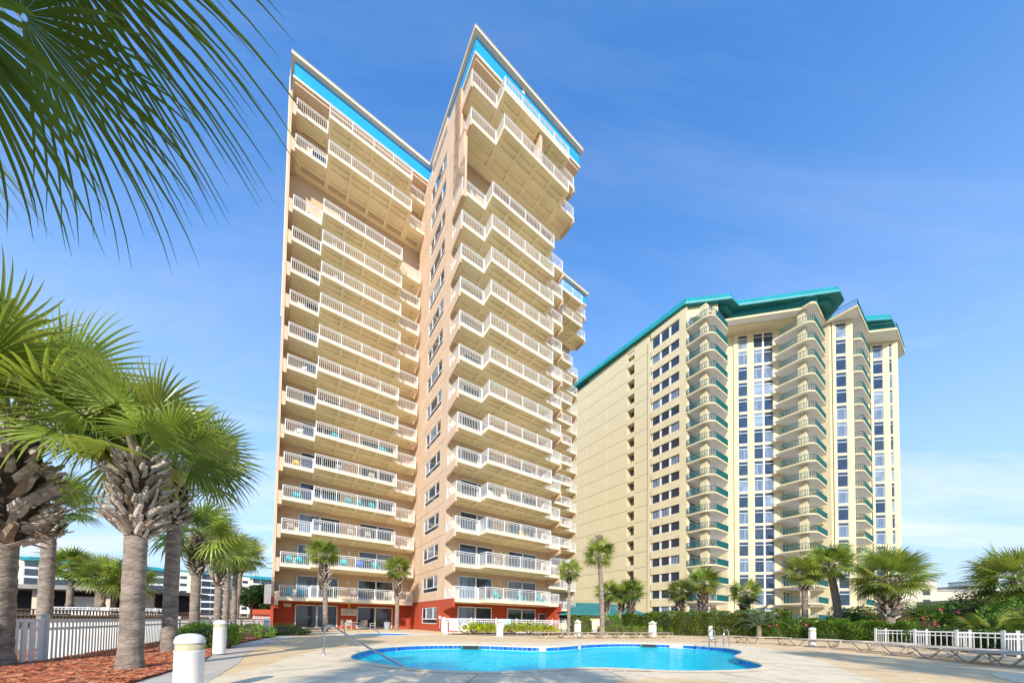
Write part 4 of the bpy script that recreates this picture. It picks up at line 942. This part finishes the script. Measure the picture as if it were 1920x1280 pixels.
# boardwalk fence of brown wood and terrace
t=thing('board_fence','brown wooden boardwalk railing behind the white fence','fence',(-34,19,0))
b=MB(); b.box(0,.08,0,.03,0,1.0); BD=b.mesh('board',M['wood'])
A0,A1=Vector((0,0)),Vector((6.5,20)); d=(A1-A0); k=130
for j in range(k): c=d*(j/k); link('board',BD,t,(c.x,c.y,.3),math.atan2(d.y,d.x))
b=MB(); b.obox(A0,A1,.2,1.3,1.38); b.obox(A0,A1,.1,.9,1.0); b.ob('rail',M['wood'],t)
tg=fill([[(-70,22),(-34.3,19.0),(-27.8,39),(-40,60),(-80,60)]],1.0,'terrace_ground',M['wood']); tag(tg,kind='structure')
b=MB(); b.prism([(-70,22),(-34.3,19),(-27.8,39),(-40,60),(-80,60)],-.2,.99); tag(b.ob('terrace_base',M['wood']),kind='structure')
fence_run([(-46,33),(-40.5,33.6),(-35,35)],.75,'small white lattice rail on the restaurant terrace',zb=1.05,sp_=.3)

# ------------------------------------------------------------ bollards, lamp posts
M['lens']=mat('bollard lens',(.52,.47,.30),.25,.05,2)
b1=MB(); b1.lathe([(.15,0),(.15,.72),(.155,.73),(.155,.745)],28); b2=MB(); b2.lathe([(.145,.745),(.145,.84)],28); b3=MB(); b3.lathe([(.155,.84),(.155,.87),(.14,.92),(.1,.95),(.03,.965)],28)
BB=(b1.mesh('bollard_body',M['white'],True),b2.mesh('lens',M['lens'],True),b3.mesh('cap',M['white'],True))
def bollard(x,y,label,s=1,z=0,sz=1):
    t=thing('bollard_light',label,'bollard',(x,y,z),0,'round white bollard lights'); t.scale=(s,s,s*sz)
    for n_,me in zip(('bollard_body','lens','cap'),BB): link(n_,me,t)
bollard(-4.15,4.33,'nearest white bollard light with domed cap in the red mulch',.98,-.16); bollard(-7.75,8.9,'white bollard light behind the nearest one, at the path edge',.92,.04)
bollard(-13.15,18.0,'small white bollard light at the far end of the mulch bed',.95,.04); bollard(-15.9,20.9,'farthest white bollard light by the gate',.9)
bollard(-4.75,24.35,'slim white post light beside the pool rules sign',.7,.02,1.4)
bollard(14.6,24.6,'white bollard light before the tall hedge behind the pool ladder',.95); bollard(14.9,16.6,'white bollard light before the dark round hedge at right',.98)
def sqpost(x,y,label,h=1.1,wd=.34):
    t=thing('lamp_post',label,'lamp post',(x,y,0),R(30),'square white lamp posts'); b=MB(); b.box(-wd/2,wd/2,-wd/2,wd/2,0,h*.8); b.ob('post_body',M['white'],t)
    b=MB(); b.box(-wd/2+.02,wd/2-.02,-wd/2+.02,wd/2-.02,h*.8,h*.9); b.ob('lens',M['lens'],t); b=MB(); b.box(-wd/2-.02,wd/2+.02,-wd/2-.02,wd/2+.02,h*.9,h*.96); b.lathe([(wd*.45,h*.96),(wd*.3,h*1.04),(.02,h*1.07)],10); b.ob('cap',M['white'],t)
sqpost(-.82,22.9,'square white lamp post among the yellow green bushes'); sqpost(4.9,24.9,'square white lamp post at the end of the picket fence',1.15); sqpost(11.1,26.4,'square white lamp post left of the tall hedge',1.15,.4)

# ------------------------------------------------------------ pool rails
def railthing(name,label,pts,r=.024,loc=(0,0,0),cat='handrail',seg=12):
    t=thing(name,label,cat,loc); b=MB(); b.tube(pts,r,seg); b.ob('rail_tube',M['steel'],t,smooth=True); return t
def bez(ps,n=24):
    out=[]
    for i in range(1,len(ps)-2):
        for k in range(n):
            t=k/n; p0,p1,p2,p3=[Vector(p) for p in ps[i-1:i+3]]
            out.append(tuple(.5*((2*p1)+(-p0+p2)*t+(2*p0-5*p1+4*p2-p3)*t*t+(-p0+3*p1-3*p2+p3)*t**3)))
    out.append(tuple(ps[-2])); return out
H0=Vector((-5.2,9.3,0)); H1=Vector((-2.35,7.95,-.2)); dd=H1-H0
hp=[H0+Vector((0,0,-.2)),H0,H0+Vector((0,0,.35)),H0+Vector((.0,0,.68)),H0+dd*.035+Vector((0,0,.80)),H0+dd*.10+Vector((0,0,.83)),H0+dd*.19+Vector((0,0,.74)),H0+dd*.5+Vector((0,0,.43)),H0+dd*.85+Vector((0,0,.13)),H0+dd*.97+Vector((0,0,.02)),H1+Vector((0,0,-.02)),H1+Vector((0,0,-.5)),H1+Vector((0,0,-.6))]
t=railthing('pool_handrail','curved stainless handrail leading down into the large pool',bez(hp,8),.026)
b=MB(); b.lathe([(.065,.004),(.06,.02),(.03,.028)],16); b.ob('base_plate',M['steel'],t,tuple(H0))
W0=Vector((-10.6,21.3,0)); dw=Vector((2.0,1.2,0)).normalized()
for k,off in enumerate(((0,0,0),(.25,-.55,0))):
    o=W0+Vector(off); p=[o-Vector((0,0,.2)),o,o+Vector((0,0,.55)),o+dw*.12+Vector((0,0,.75)),o+dw*.7+Vector((0,0,.62)),o+dw*1.7+Vector((0,0,.35)),o+dw*2.0+Vector((0,0,.2)),o+dw*1.9+Vector((0,0,.05)),o+dw*.9+Vector((0,0,.02)),o+dw*.5+Vector((0,0,-.1)),o+dw*.4+Vector((0,0,-.3))]
    railthing('pool_handrail','looped steel handrail of the small pool, %s of the pair'%['left one','right one'][k],bez(p,6),.024,)
lt=thing('pool_ladder','steel pool ladder with two hooped rails at the right side of the pool','pool ladder',(9.2,15.2,0))
for k,(ax,ay) in enumerate(((-.35,-.2),(.45,.05))):
    o=Vector((ax,ay,0)); out=Vector((.62,.55,0)).normalized()
    p=[o+Vector((0,0,-1.2)),o+Vector((0,0,-1.0)),o+Vector((0,0,0)),o+Vector((0,0,.5)),o+out*.12+Vector((0,0,.72)),o+out*.4+Vector((0,0,.8)),o+out*.68+Vector((0,0,.7)),o+out*.78+Vector((0,0,.4)),o+out*.8+Vector((0,0,.0)),o+out*.8+Vector((0,0,-.1))]
    b=MB(); b.tube(bez(p,7),.026,10); b.ob('hoop_rail',M['steel'],lt,smooth=True)
    b=MB(); b.tube([tuple(o+Vector((0,0,.32))),tuple(o+out*.78+Vector((0,0,.32)))],.018,8); b.ob('brace',M['steel'],lt)
b=MB()
for z in (-.35,-.62,-.9): b.box(-.35,.45,-.25,.1,z,z+.03)
b.ob('ladder_steps',M['steel'],lt)
# ------------------------------------------------------------ loungers
def lounger_meshes():
    f=MB()
    for y in (-.3,.3):
        f.tube([(-.95,y,.30),(-.3,y,.33),(.3,y,.34),(.95,y,.34)],.018,6)
        f.tube(bez([(-.95,y,.2),(-.85,y,.3),(-.72,y,.22),(-.55,y,.02),(-.42,y,.02),(-.3,y,.15),(-.18,y,.33),(-.1,y,.4)],4),.017,6)
        f.tube([(.55,y,.34),(.62,y,.18),(.66,y,.0)],.017,6); f.tube([(.9,y,.34),(.8,y,.1),(.66,y,.01)],.017,6)
    f.tube([(-.42,-.3,.02),(-.42,.3,.02)],.016,6); f.tube([(.66,-.3,.01),(.66,.3,.01)],.016,6); f.tube([(.95,-.3,.34),(.95,.3,.34)],.018,6); f.tube([(-.95,-.3,.3),(-.95,.3,.3)],.018,6)
    s=MB()
    n=16
    for i in range(n):
        x0=-.93+1.86*i/n; x1=-.93+1.86*(i+.86)/n; s.box(x0,x1,-.29,.29,.335-.03*(i<5)*(5-i)/5,.345-.03*(i<5)*(5-i)/5)
    return f.mesh('lounger_frame',M['frame'],True),s.mesh('sling',M['sling'])
LF,LS=lounger_meshes()
def lounger(x,y,rz,label,grp,s=1.0):
    t=thing('sun_lounger',label,'sun lounger',(x,y,0),rz,grp); t.scale=(s,s,s); link('lounger_frame',LF,t); link('sling',LS,t)
lg='beige sun loungers behind the far pool edge'
nm=['leftmost lounger beside the yellow green bushes','second lounger from the left of the far row','third lounger from the left of the far row','fourth lounger from the left, before the tall smooth palm','fifth lounger from the left of the far row','sixth lounger of the far row, before the square bush','last lounger at the right end of the far row by the lamp post']
for i in range(7):
    f=i/6; lounger(2.45+7.9*f,20.9+2.9*f,R(12+6*(i%2)),'beige '+nm[i],lg,1.12)
rg_='beige sun loungers along the right side of the deck'
pts=[(12.3,19.2),(13.9,18.3),(14.9,16.6),(15.2,15.2),(15.0,13.6),(14.6,12.1),(14.2,10.8),(13.9,9.6),(13.6,8.6)]
ang=[-8,-18,-30,-42,-50,-52,-56,-60,-62]
nm=['lounger just right of the pool ladder','lounger before the loose hedge, second from the ladder','lounger before the right bollard, third from the ladder','lounger right of the bollard at the bend of the row','lounger before the first white fence panel','lounger before the second white fence panel','lounger before the third white fence panel','lounger before the fourth white fence panel','last lounger cut by the right picture edge']
for (x,y),a,l in zip(pts,ang,nm): lounger(x,y,R(a),'beige '+l,rg_,1.1)
# ------------------------------------------------------------ chairs, tables, small things
def chairmesh(m,arms=True):
    b=MB()
    for x in (-.24,.24):
        for y in (-.22,.24): b.box(x-.02,x+.02,y-.02,y+.02,0,.62 if y<0 else .95)
        b.box(x-.03,x+.03,-.26,.28,.62,.65)
    s=MB(); s.box(-.22,.22,-.24,.24,.40,.44); bk=MB()
    for i in range(5): bk.box(-.21+i*.088,-.15+i*.088,.22,.25,.42,.93)
    return b.mesh('chair_frame',m),s.mesh('seat',m),bk.mesh('backrest',m)
def adir(m):
    f=MB()
    for x in (-.3,.3):
        f.box(x-.02,x+.02,-.4,-.33,0,.5); f.box(x-.06,x+.06,-.42,.3,.5,.53); f.prism([(x-.015,-.38),(x+.015,-.38),(x+.015,.4),(x-.015,.4)],.1,.3)
    s=MB()
    for i in range(5): s.box(-.27,.27,-.38+i*.12,-.28+i*.12,.34-i*.03,.36-i*.03)
    k=MB()
    for i in range(5):
        x=-.25+i*.105; h=.95-.5*(i-2)**2*.05
        k.q([(x,.12,.25),(x+.085,.12,.25),(x+.085,.36,h),(x,.36,h)]); k.q([(x,.15,.25),(x,.39,h),(x+.085,.39,h),(x+.085,.15,.25)])
    return f.mesh('chair_frame',m),s.mesh('seat',m),k.mesh('backrest',m)
CH_={'teal':adir(M['tealp']),'blue':adir(M['bluep']),'beige':chairmesh(M['sling']),'white':chairmesh(M['white']),'yellow':adir(M['yellp']),'orange':chairmesh(M['orangep']),'dark':chairmesh(M['grey'])}
def twr(s,t,z): # tower coordinates to world
    c,d=math.cos(RZ),math.sin(RZ); x,y=s,-t; return (ORG[0]+c*x-d*y,ORG[1]+d*x+c*y,z)
def chair(kind,loc,rz,label,grp=None):
    t=thing('chair',label,'chair',loc,rz,grp)
    for n_,me in zip(('chair_frame','seat','backrest'),CH_[kind]): link(n_,me,t)
def ttable(kind,loc,label,r=.3,h=.5):
    t=thing('side_table',label,'table',loc); b=MB(); b.lathe([(r,h-.03),(r,h)],14); b.ob('table_top',M[kind],t)
    for a in range(3):
        b=MB(); b.tube([(r*.7*math.cos(a*2.1),r*.7*math.sin(a*2.1),0),(r*.5*math.cos(a*2.1),r*.5*math.sin(a*2.1),h-.03)],.02,5); b.ob('leg',M[kind],t)
BG='chairs on the tower balconies'
for k,s,n,l in (('teal',-11.6,2,'turquoise chair at the left end of the lowest left balcony'),('teal',-10.7,2,'turquoise chair with towel, second on the lowest left balcony'),
 ('beige',-6.3,2,'beige chair in the middle of the lowest left balcony'),('beige',-3.2,2,'beige chair near the right palm on the lowest left balcony'),
 ('teal',-11.7,3,'turquoise chair at the left end of the balcony behind the left palm crown'),('teal',-10.9,3,'second turquoise chair behind the left palm crown'),('teal',-7.3,3,'turquoise chair right of the left palm crown'),('blue',-5.9,3,'royal blue chair on the balcony between the palm crowns'),('teal',-4.4,3,'turquoise chair left of the right palm crown'),
 ('beige',-11.7,4,'beige chair at the left end of the fourth storey balcony'),('beige',-6.8,4,'beige chair left of centre on the fourth storey balcony'),('beige',-5.2,4,'beige chair right of centre on the fourth storey balcony'),
 ('teal',-11.3,5,'turquoise chair on the left part of the fifth storey balcony'),('teal',-7.0,5,'turquoise chair, left of three on the fifth storey balcony'),('teal',-6.0,5,'turquoise chair, middle of three on the fifth storey balcony'),('teal',-4.8,5,'turquoise chair, right of three on the fifth storey balcony'),
 ('yellow',-11.4,6,'yellow chair on the sixth storey balcony'),('dark',-8.0,6,'dark chair on the sixth storey balcony'),('beige',-5.0,6,'beige chair on the sixth storey balcony'),('teal',-8.4,7,'turquoise chair, left of two on the seventh storey balcony'),('teal',-4.0,7,'turquoise chair, right of two on the seventh storey balcony'),('orange',-5.2,10,'orange chair on a high left wing balcony'),('orange',-3.6,10,'second orange chair near the right end of the high left wing balcony'),('dark',-7.2,11,'dark chair high on the left wing')):
    chair(k,twr(s,-9.6 if -10<s<-3 else -10.9,SL(n)),RZ+random.uniform(-.3,.3),l,BG)
for k,s,n,l in (('teal',4.2,2,'turquoise chair, left one on the lowest right wing balcony'),('teal',9.2,2,'turquoise chair at the right end of the lowest right wing balcony'),('teal',6.9,2,'turquoise chair behind the turquoise table on the lowest right wing balcony'),
 ('white',3.4,5,'white chair on the fifth storey balcony of the right wing'),('white',4.8,5,'second white chair on the fifth storey balcony of the right wing'),('yellow',7.0,4,'yellow chair on the fourth storey balcony of the right wing'),('dark',8.8,4,'dark chair on the fourth storey balcony of the right wing'),('dark',4.8,8,'dark chair on the eighth storey balcony of the right wing'),('white',.9,9,'white chair in the corner of the ninth storey balcony')):
    chair(k,twr(s,.35 if s>2.4 else -.9,SL(n)),RZ+random.uniform(-.3,.3),l,BG)
ORD={3:'third',6:'sixth',7:'seventh',8:'eighth',9:'ninth',10:'tenth',11:'eleventh',12:'twelfth',13:'thirteenth',14:'fourteenth'}
for n,s,k in ((7,-11.3,'white'),(8,-6.4,'dark'),(9,-11.2,'white'),(9,-4.4,'beige'),(11,-11.5,'white'),(12,-11.0,'beige'),(12,-8.6,'white'),(13,-8.8,'white'),(14,-11.4,'dark')):
    chair(k,twr(s,-9.5 if -10<s<-3 else -10.9,SL(n)),RZ+random.uniform(-.8,.8),'%s chair on the %s storey balcony of the left wing, %s part'%(k,ORD[n],'left' if s<-10 else ('middle' if s<-6 else 'right')),BG)
for n,s,k in ((3,4.1,'beige'),(6,8.3,'dark'),(7,3.2,'beige'),(8,9.0,'white'),(10,6.6,'white'),(11,1.1,'teal'),(12,7.9,'beige'),(13,4.6,'dark')):
    chair(k,twr(s,.35 if s>2.4 else -.9,SL(n)),RZ+random.uniform(-.8,.8),'%s chair on the %s storey balcony of the right wing, %s part'%(k,ORD[n],'left' if s<4.4 else ('middle' if s<7 else 'right')),BG)
YG_='chairs on the yellow tower balconies'
for k_,s,t,kd,l in ((5,46.6,-.9,'orange','orange chair at the corner balcony of the yellow tower just above the palms'),(6,49.0,-.7,'dark','dark chair on the sixth corner balcony of the yellow tower'),(8,61.6,8.4,'blue','blue chair on the middle balcony stack of the yellow tower'),(7,63.5,8.5,'dark','dark chair on the middle stack, one storey below the blue chair'),(12,62.5,8.4,'dark','dark chair high on the middle balcony stack of the yellow tower'),(14,74.0,12.4,'dark','dark chair near the top of the right balcony stack'),(10,74.5,12.4,'white','white chair halfway up the right balcony stack'),(3,75.0,12.5,'white','white chair low on the right balcony stack'),(3,61.8,7.8,'dark','dark chair low on the middle balcony stack behind the palms')):
    chair(kd,twr(s,t,52.9-(17-k_)*3.0),RZ+random.uniform(-.8,.8),l,YG_)
ttable('tealp',twr(6.0,.3,SL(2)),'turquoise round table on the lowest right wing balcony',.5,.6)
# patio set by the glass doors
PT=thing('patio_table','round beige patio table before the red wall','table',(-15.6,33.4,0)); b=MB(); b.lathe([(.55,.68),(.55,.72)],20); b.ob('table_top',M['sling'],PT); b=MB(); b.tube([(0,0,0),(0,0,.68)],.04,8); b.lathe([(.3,0),(.28,.04),(.05,.06)],12); b.ob('table_base',M['frame'],PT)
for i,(dx,dy,a) in enumerate(((-1.0,-.1,PI/2),(.9,-.2,-PI/2),(-.1,-.9,PI),(.3,.9,0),(1.5,.5,-1.2))): chair('beige',(-15.6+dx,33.4+dy,0),a,['beige patio chair left of the round table','beige patio chair right of the round table','beige patio chair before the round table','beige patio chair behind the round table','beige patio chair standing apart to the right'][i],'beige patio chairs around the table')
tc_=thing('trash_can','grey round trash can with lid beside the right palm trunk','trash can',(-12.5,33.6,0)); b=MB(); b.lathe([(.27,0),(.33,.8)],18); b.ob('bin_body',M['grey'],tc_,smooth=True); b=MB(); b.lathe([(.36,.8),(.36,.86),(.28,.95),(.05,1.0)],18); b.ob('lid',M['skim'],tc_)
# pool sign and life ring on the fence
sg=thing('pool_sign','white pool rules board hanging on the picket fence','sign',(-4.55,24.32,.28),R(18)); b=MB(); b.box(0,.62,-.03,0,0,.86); b.ob('sign_board',M['sign'],sg)
text('POOL HOURS',.085,M['ink'],sg,(.31,-.035,.76),(R(90),0,0)); 
for i,tx in enumerate(('NO DIVING','NO GLASS','NO PETS','CHILDREN UNDER 12','WITH AN ADULT')): text(tx,.055,M['ink'],sg,(.31,-.035,.62-i*.09),(R(90),0,0))
text('WARNING',.08,M['inkred'],sg,(.31,-.035,.13),(R(90),0,0))
lr=thing('life_ring','white life ring hanging on the picket fence','life ring',(-3.45,24.45,.55),0); b=MB()
b.tube([(.26*math.cos(a*PI/12),0,.26*math.sin(a*PI/12)) for a in range(25)],.075,10,cap=False); b.ob('ring',M['white'],lr,smooth=True)
l2=copy_tree(lr,None,(3.3,28.5,.55),R(30),'white life ring on the fence behind the largest yellow green bush')
sg2=thing('fence_sign','pale blue notice board on the fence behind the square lamp post','sign',(-.95,25.3,.3),R(25)); b=MB(); b.box(0,.95,-.03,0,0,.9); b.ob('sign_board',mat('pale blue board',(.55,.72,.85),.5,.05,3),sg2); text('SPA RULES',.12,M['ink'],sg2,(.47,-.035,.7),(R(90),0,0))
lr['label']='white life ring beside the pool rules board'

# ------------------------------------------------------------ service building with teal hip roof
SB=thing('service_building','low cream building with a teal metal hip roof','building',(2.0,49.5,0),R(-3)); b=MB(); b.box(.0,16.8,0,8,0,2.3); b.ob('wall',M['ycream'],SB)
b=MB(); e=[(-.8,-.9),(17.6,-.9),(17.6,8.9),(-.8,8.9)]; rr=[(-.5,3.9),(12.9,3.9)]; z0,z1=2.3,4.15
b.q([(e[0][0],e[0][1],z0),(e[1][0],e[1][1],z0),(rr[1][0],rr[1][1],z1),(rr[0][0],rr[0][1],z1)]); b.q([(e[1][0],e[1][1],z0),(e[2][0],e[2][1],z0),(rr[1][0],rr[1][1],z1)]); b.q([(e[2][0],e[2][1],z0),(e[3][0],e[3][1],z0),(rr[0][0],rr[0][1],z1),(rr[1][0],rr[1][1],z1)]); b.q([(e[3][0],e[3][1],z0),(e[0][0],e[0][1],z0),(rr[0][0],rr[0][1],z1)])
b.q([(x,y,z0) for x,y in e][::-1]); b.prism(e,z0-.18,z0+.0)
rf=b.ob('roof',M['tealhip'],SB); b=MB()
for i in range(40):
    x=-.6+i*.45; f=min(1,max(.03,(17.6-x)/(17.6-12.9))); b.tube([(x,-.9,z0+.03),(x,-.9+4.8*f,z0+.03+(z1-z0)*f)],.03,4)
for i in range(10):
    y=-.5+i*.98; f=1-abs(y-4)/4.9; b.tube([(17.6,y,z0+.03),(17.6-4.7*f,y+(3.9-y)*0,z0+.03+(z1-z0)*f)],.03,4)
b.tube([(17.6,-.9,z0),(12.9,3.9,z1)],.07,6); b.ob('roof_seam',M['tealhip'],rf)
b=MB(); b.box(5,8.4,-.06,.0,1.0,2.0); b.ob('window',M['dark'],SB)

# ------------------------------------------------------------ distant buildings
def lowrise():
    t=thing('apartment_building','long pale apartment block with teal porch roofs far behind the left palms','apartment building',(-181,120,0),math.atan2(46,46)); L=84; Hh=21.5
    b=MB(); b.box(0,L,0,14,0,Hh); b.ob('wall',M['creamfar'],t); b=MB(); b.box(-.4,L+.4,-.4,14,Hh,Hh+.5); b.ob('roof',M['teal'],t)
    wm=MB(); wm.box(0,2.2,-.06,0,0,1.3); WMh=wm.mesh('window',M['glass']); 
    sc_=MB(); sc_.box(0,2.9,-.3,0,0,2.5,0); SCM=sc_.mesh('screened_porch',M['glass'])
    for bx_ in (3,25,47,69):
        r=MB(); r.box(bx_-.8,bx_+13.8,-3.2,0,Hh-.9,Hh-.7); r.q([(bx_-.8,-3.2,Hh-.7),(bx_+13.8,-3.2,Hh-.7),(bx_+12,0,Hh+.8),(bx_+1,0,Hh+.8)]); r.q([(bx_+13.8,-3.2,Hh-.7),(bx_+13.8,0,Hh-.7),(bx_+12,0,Hh+.8)]); r.q([(bx_-.8,-3.2,Hh-.7),(bx_+1,0,Hh+.8),(bx_-.8,0,Hh-.7)]); r.ob('porch_roof',M['teal'],t)
        fr=MB()
        for k in range(6):
            z=1+k*3.3
            for i in range(4): link('screened_porch',SCM,t,(bx_+.5+i*3.3,-2.4,z+.9))
            fr.box(bx_,bx_+13.2,-2.6,-2.3,z,z+.9)
        for i in range(5): fr.box(bx_+i*3.25,bx_+i*3.25+.3,-2.65,-2.2,0,Hh-.9)
        fr.ob('porch_frame',M['white'],t)
        for k in range(6):
            for xx in (bx_+15,bx_+18.5):
                if xx<L-3: link('window',WMh,t,(xx,0,1.6+k*3.3))
lowrise()
# restaurant
t=thing('restaurant_building','flat roofed restaurant with deep shaded porch on the terrace','restaurant',(-66,38,1),math.atan2(8,30)); 
b=MB(); b.box(-2,21,-1.6,10,3.0,3.5); b.ob('roof',mat('dark roof edge',(.25,.24,.22),.8,.1,.5),t); b=MB(); b.box(0,20,3,10,0,3.0); b.ob('wall',M['dark'],t)
for x in (2,8.5,15,19): b=MB(); b.box(x,x+.9,0,.8,0,3.0); b.ob('pillar',M['beige'],t)
b=MB(); b.box(10,13,2.6,3,0,2.4); b.ob('window',M['white'],t)
# beige towers on the right
def block(x,y,wx,wy,h,rz,label,rows,cols,m='beige',grp=None):
    t=thing('apartment_building',label,'apartment building',(x,y,0),rz,grp); b=MB(); b.box(0,wx,0,wy,0,h); b.ob('wall',M[m],t); b=MB(); b.box(-.2,wx+.2,-.2,wy+.2,h,h+.5); b.ob('roof',M['roof'],t)
    w_=MB(); w_.box(0,1.8,-.08,0,0,1.7); wm=w_.mesh('window',M['glass']); w2=MB(); w2.box(-.5,2.3,-1.0,0,-.25,0); w2.box(-.5,2.3,-1.0,-.95,0,1.0); bm_=w2.mesh('balcony',M['white'])
    for c in cols:
        for r in range(rows): z=1.5+r*3.0; link('window',wm,t,(c,0,z)); link('balcony',bm_,t,(c,0,z-.2)) if len(cols)>1 and c==cols[-1] else None
block(113,97,9,14,14.5,R(-8),'beige block just right of the yellow tower',4,(5.5,)); block(125,99,14,14,12.0,R(-6),'wider beige block with two window columns',3,(2.5,9)); block(205,150,12,12,20,0,'white tower far away with stacked balconies',6,(2,6)); block(225,160,10,12,24,0,'tallest white tower far away at right',7,(2,6),'creamfar')
block(44.5,31.5,5,6,3.4,R(-12),'small yellow house with teal balcony behind the right palms',1,(1.5,),'ycream')
# utility poles
for i,(x,y,h) in enumerate(((-66,92,17),(-60,100,14))):
    t=thing('utility_pole',['taller utility pole with crossarms above the far trees','shorter utility pole right of the tall one'][i],'utility pole',(x,y,0)); b=MB(); b.tube([(0,0,0),(0,0,h)],[.22,.13],8); b.ob('pole',M['wood'],t)
    b=MB(); b.box(-2,2,-.08,.08,h-1,h-.8); b.box(-1.6,1.6,-.08,.08,h-2.4,h-2.2); b.ob('crossarm',M['wood'],t)
# wires
# parking: a red vehicle roof line beyond the gate is read as red wall
b=MB(); b.box(0,5,0,.3,0,2.2); tg=b.ob('garden_wall',M['red'],None,(-36.5,47,0),R(20)); tag(tg,'low red wall section beyond the white gate','wall')
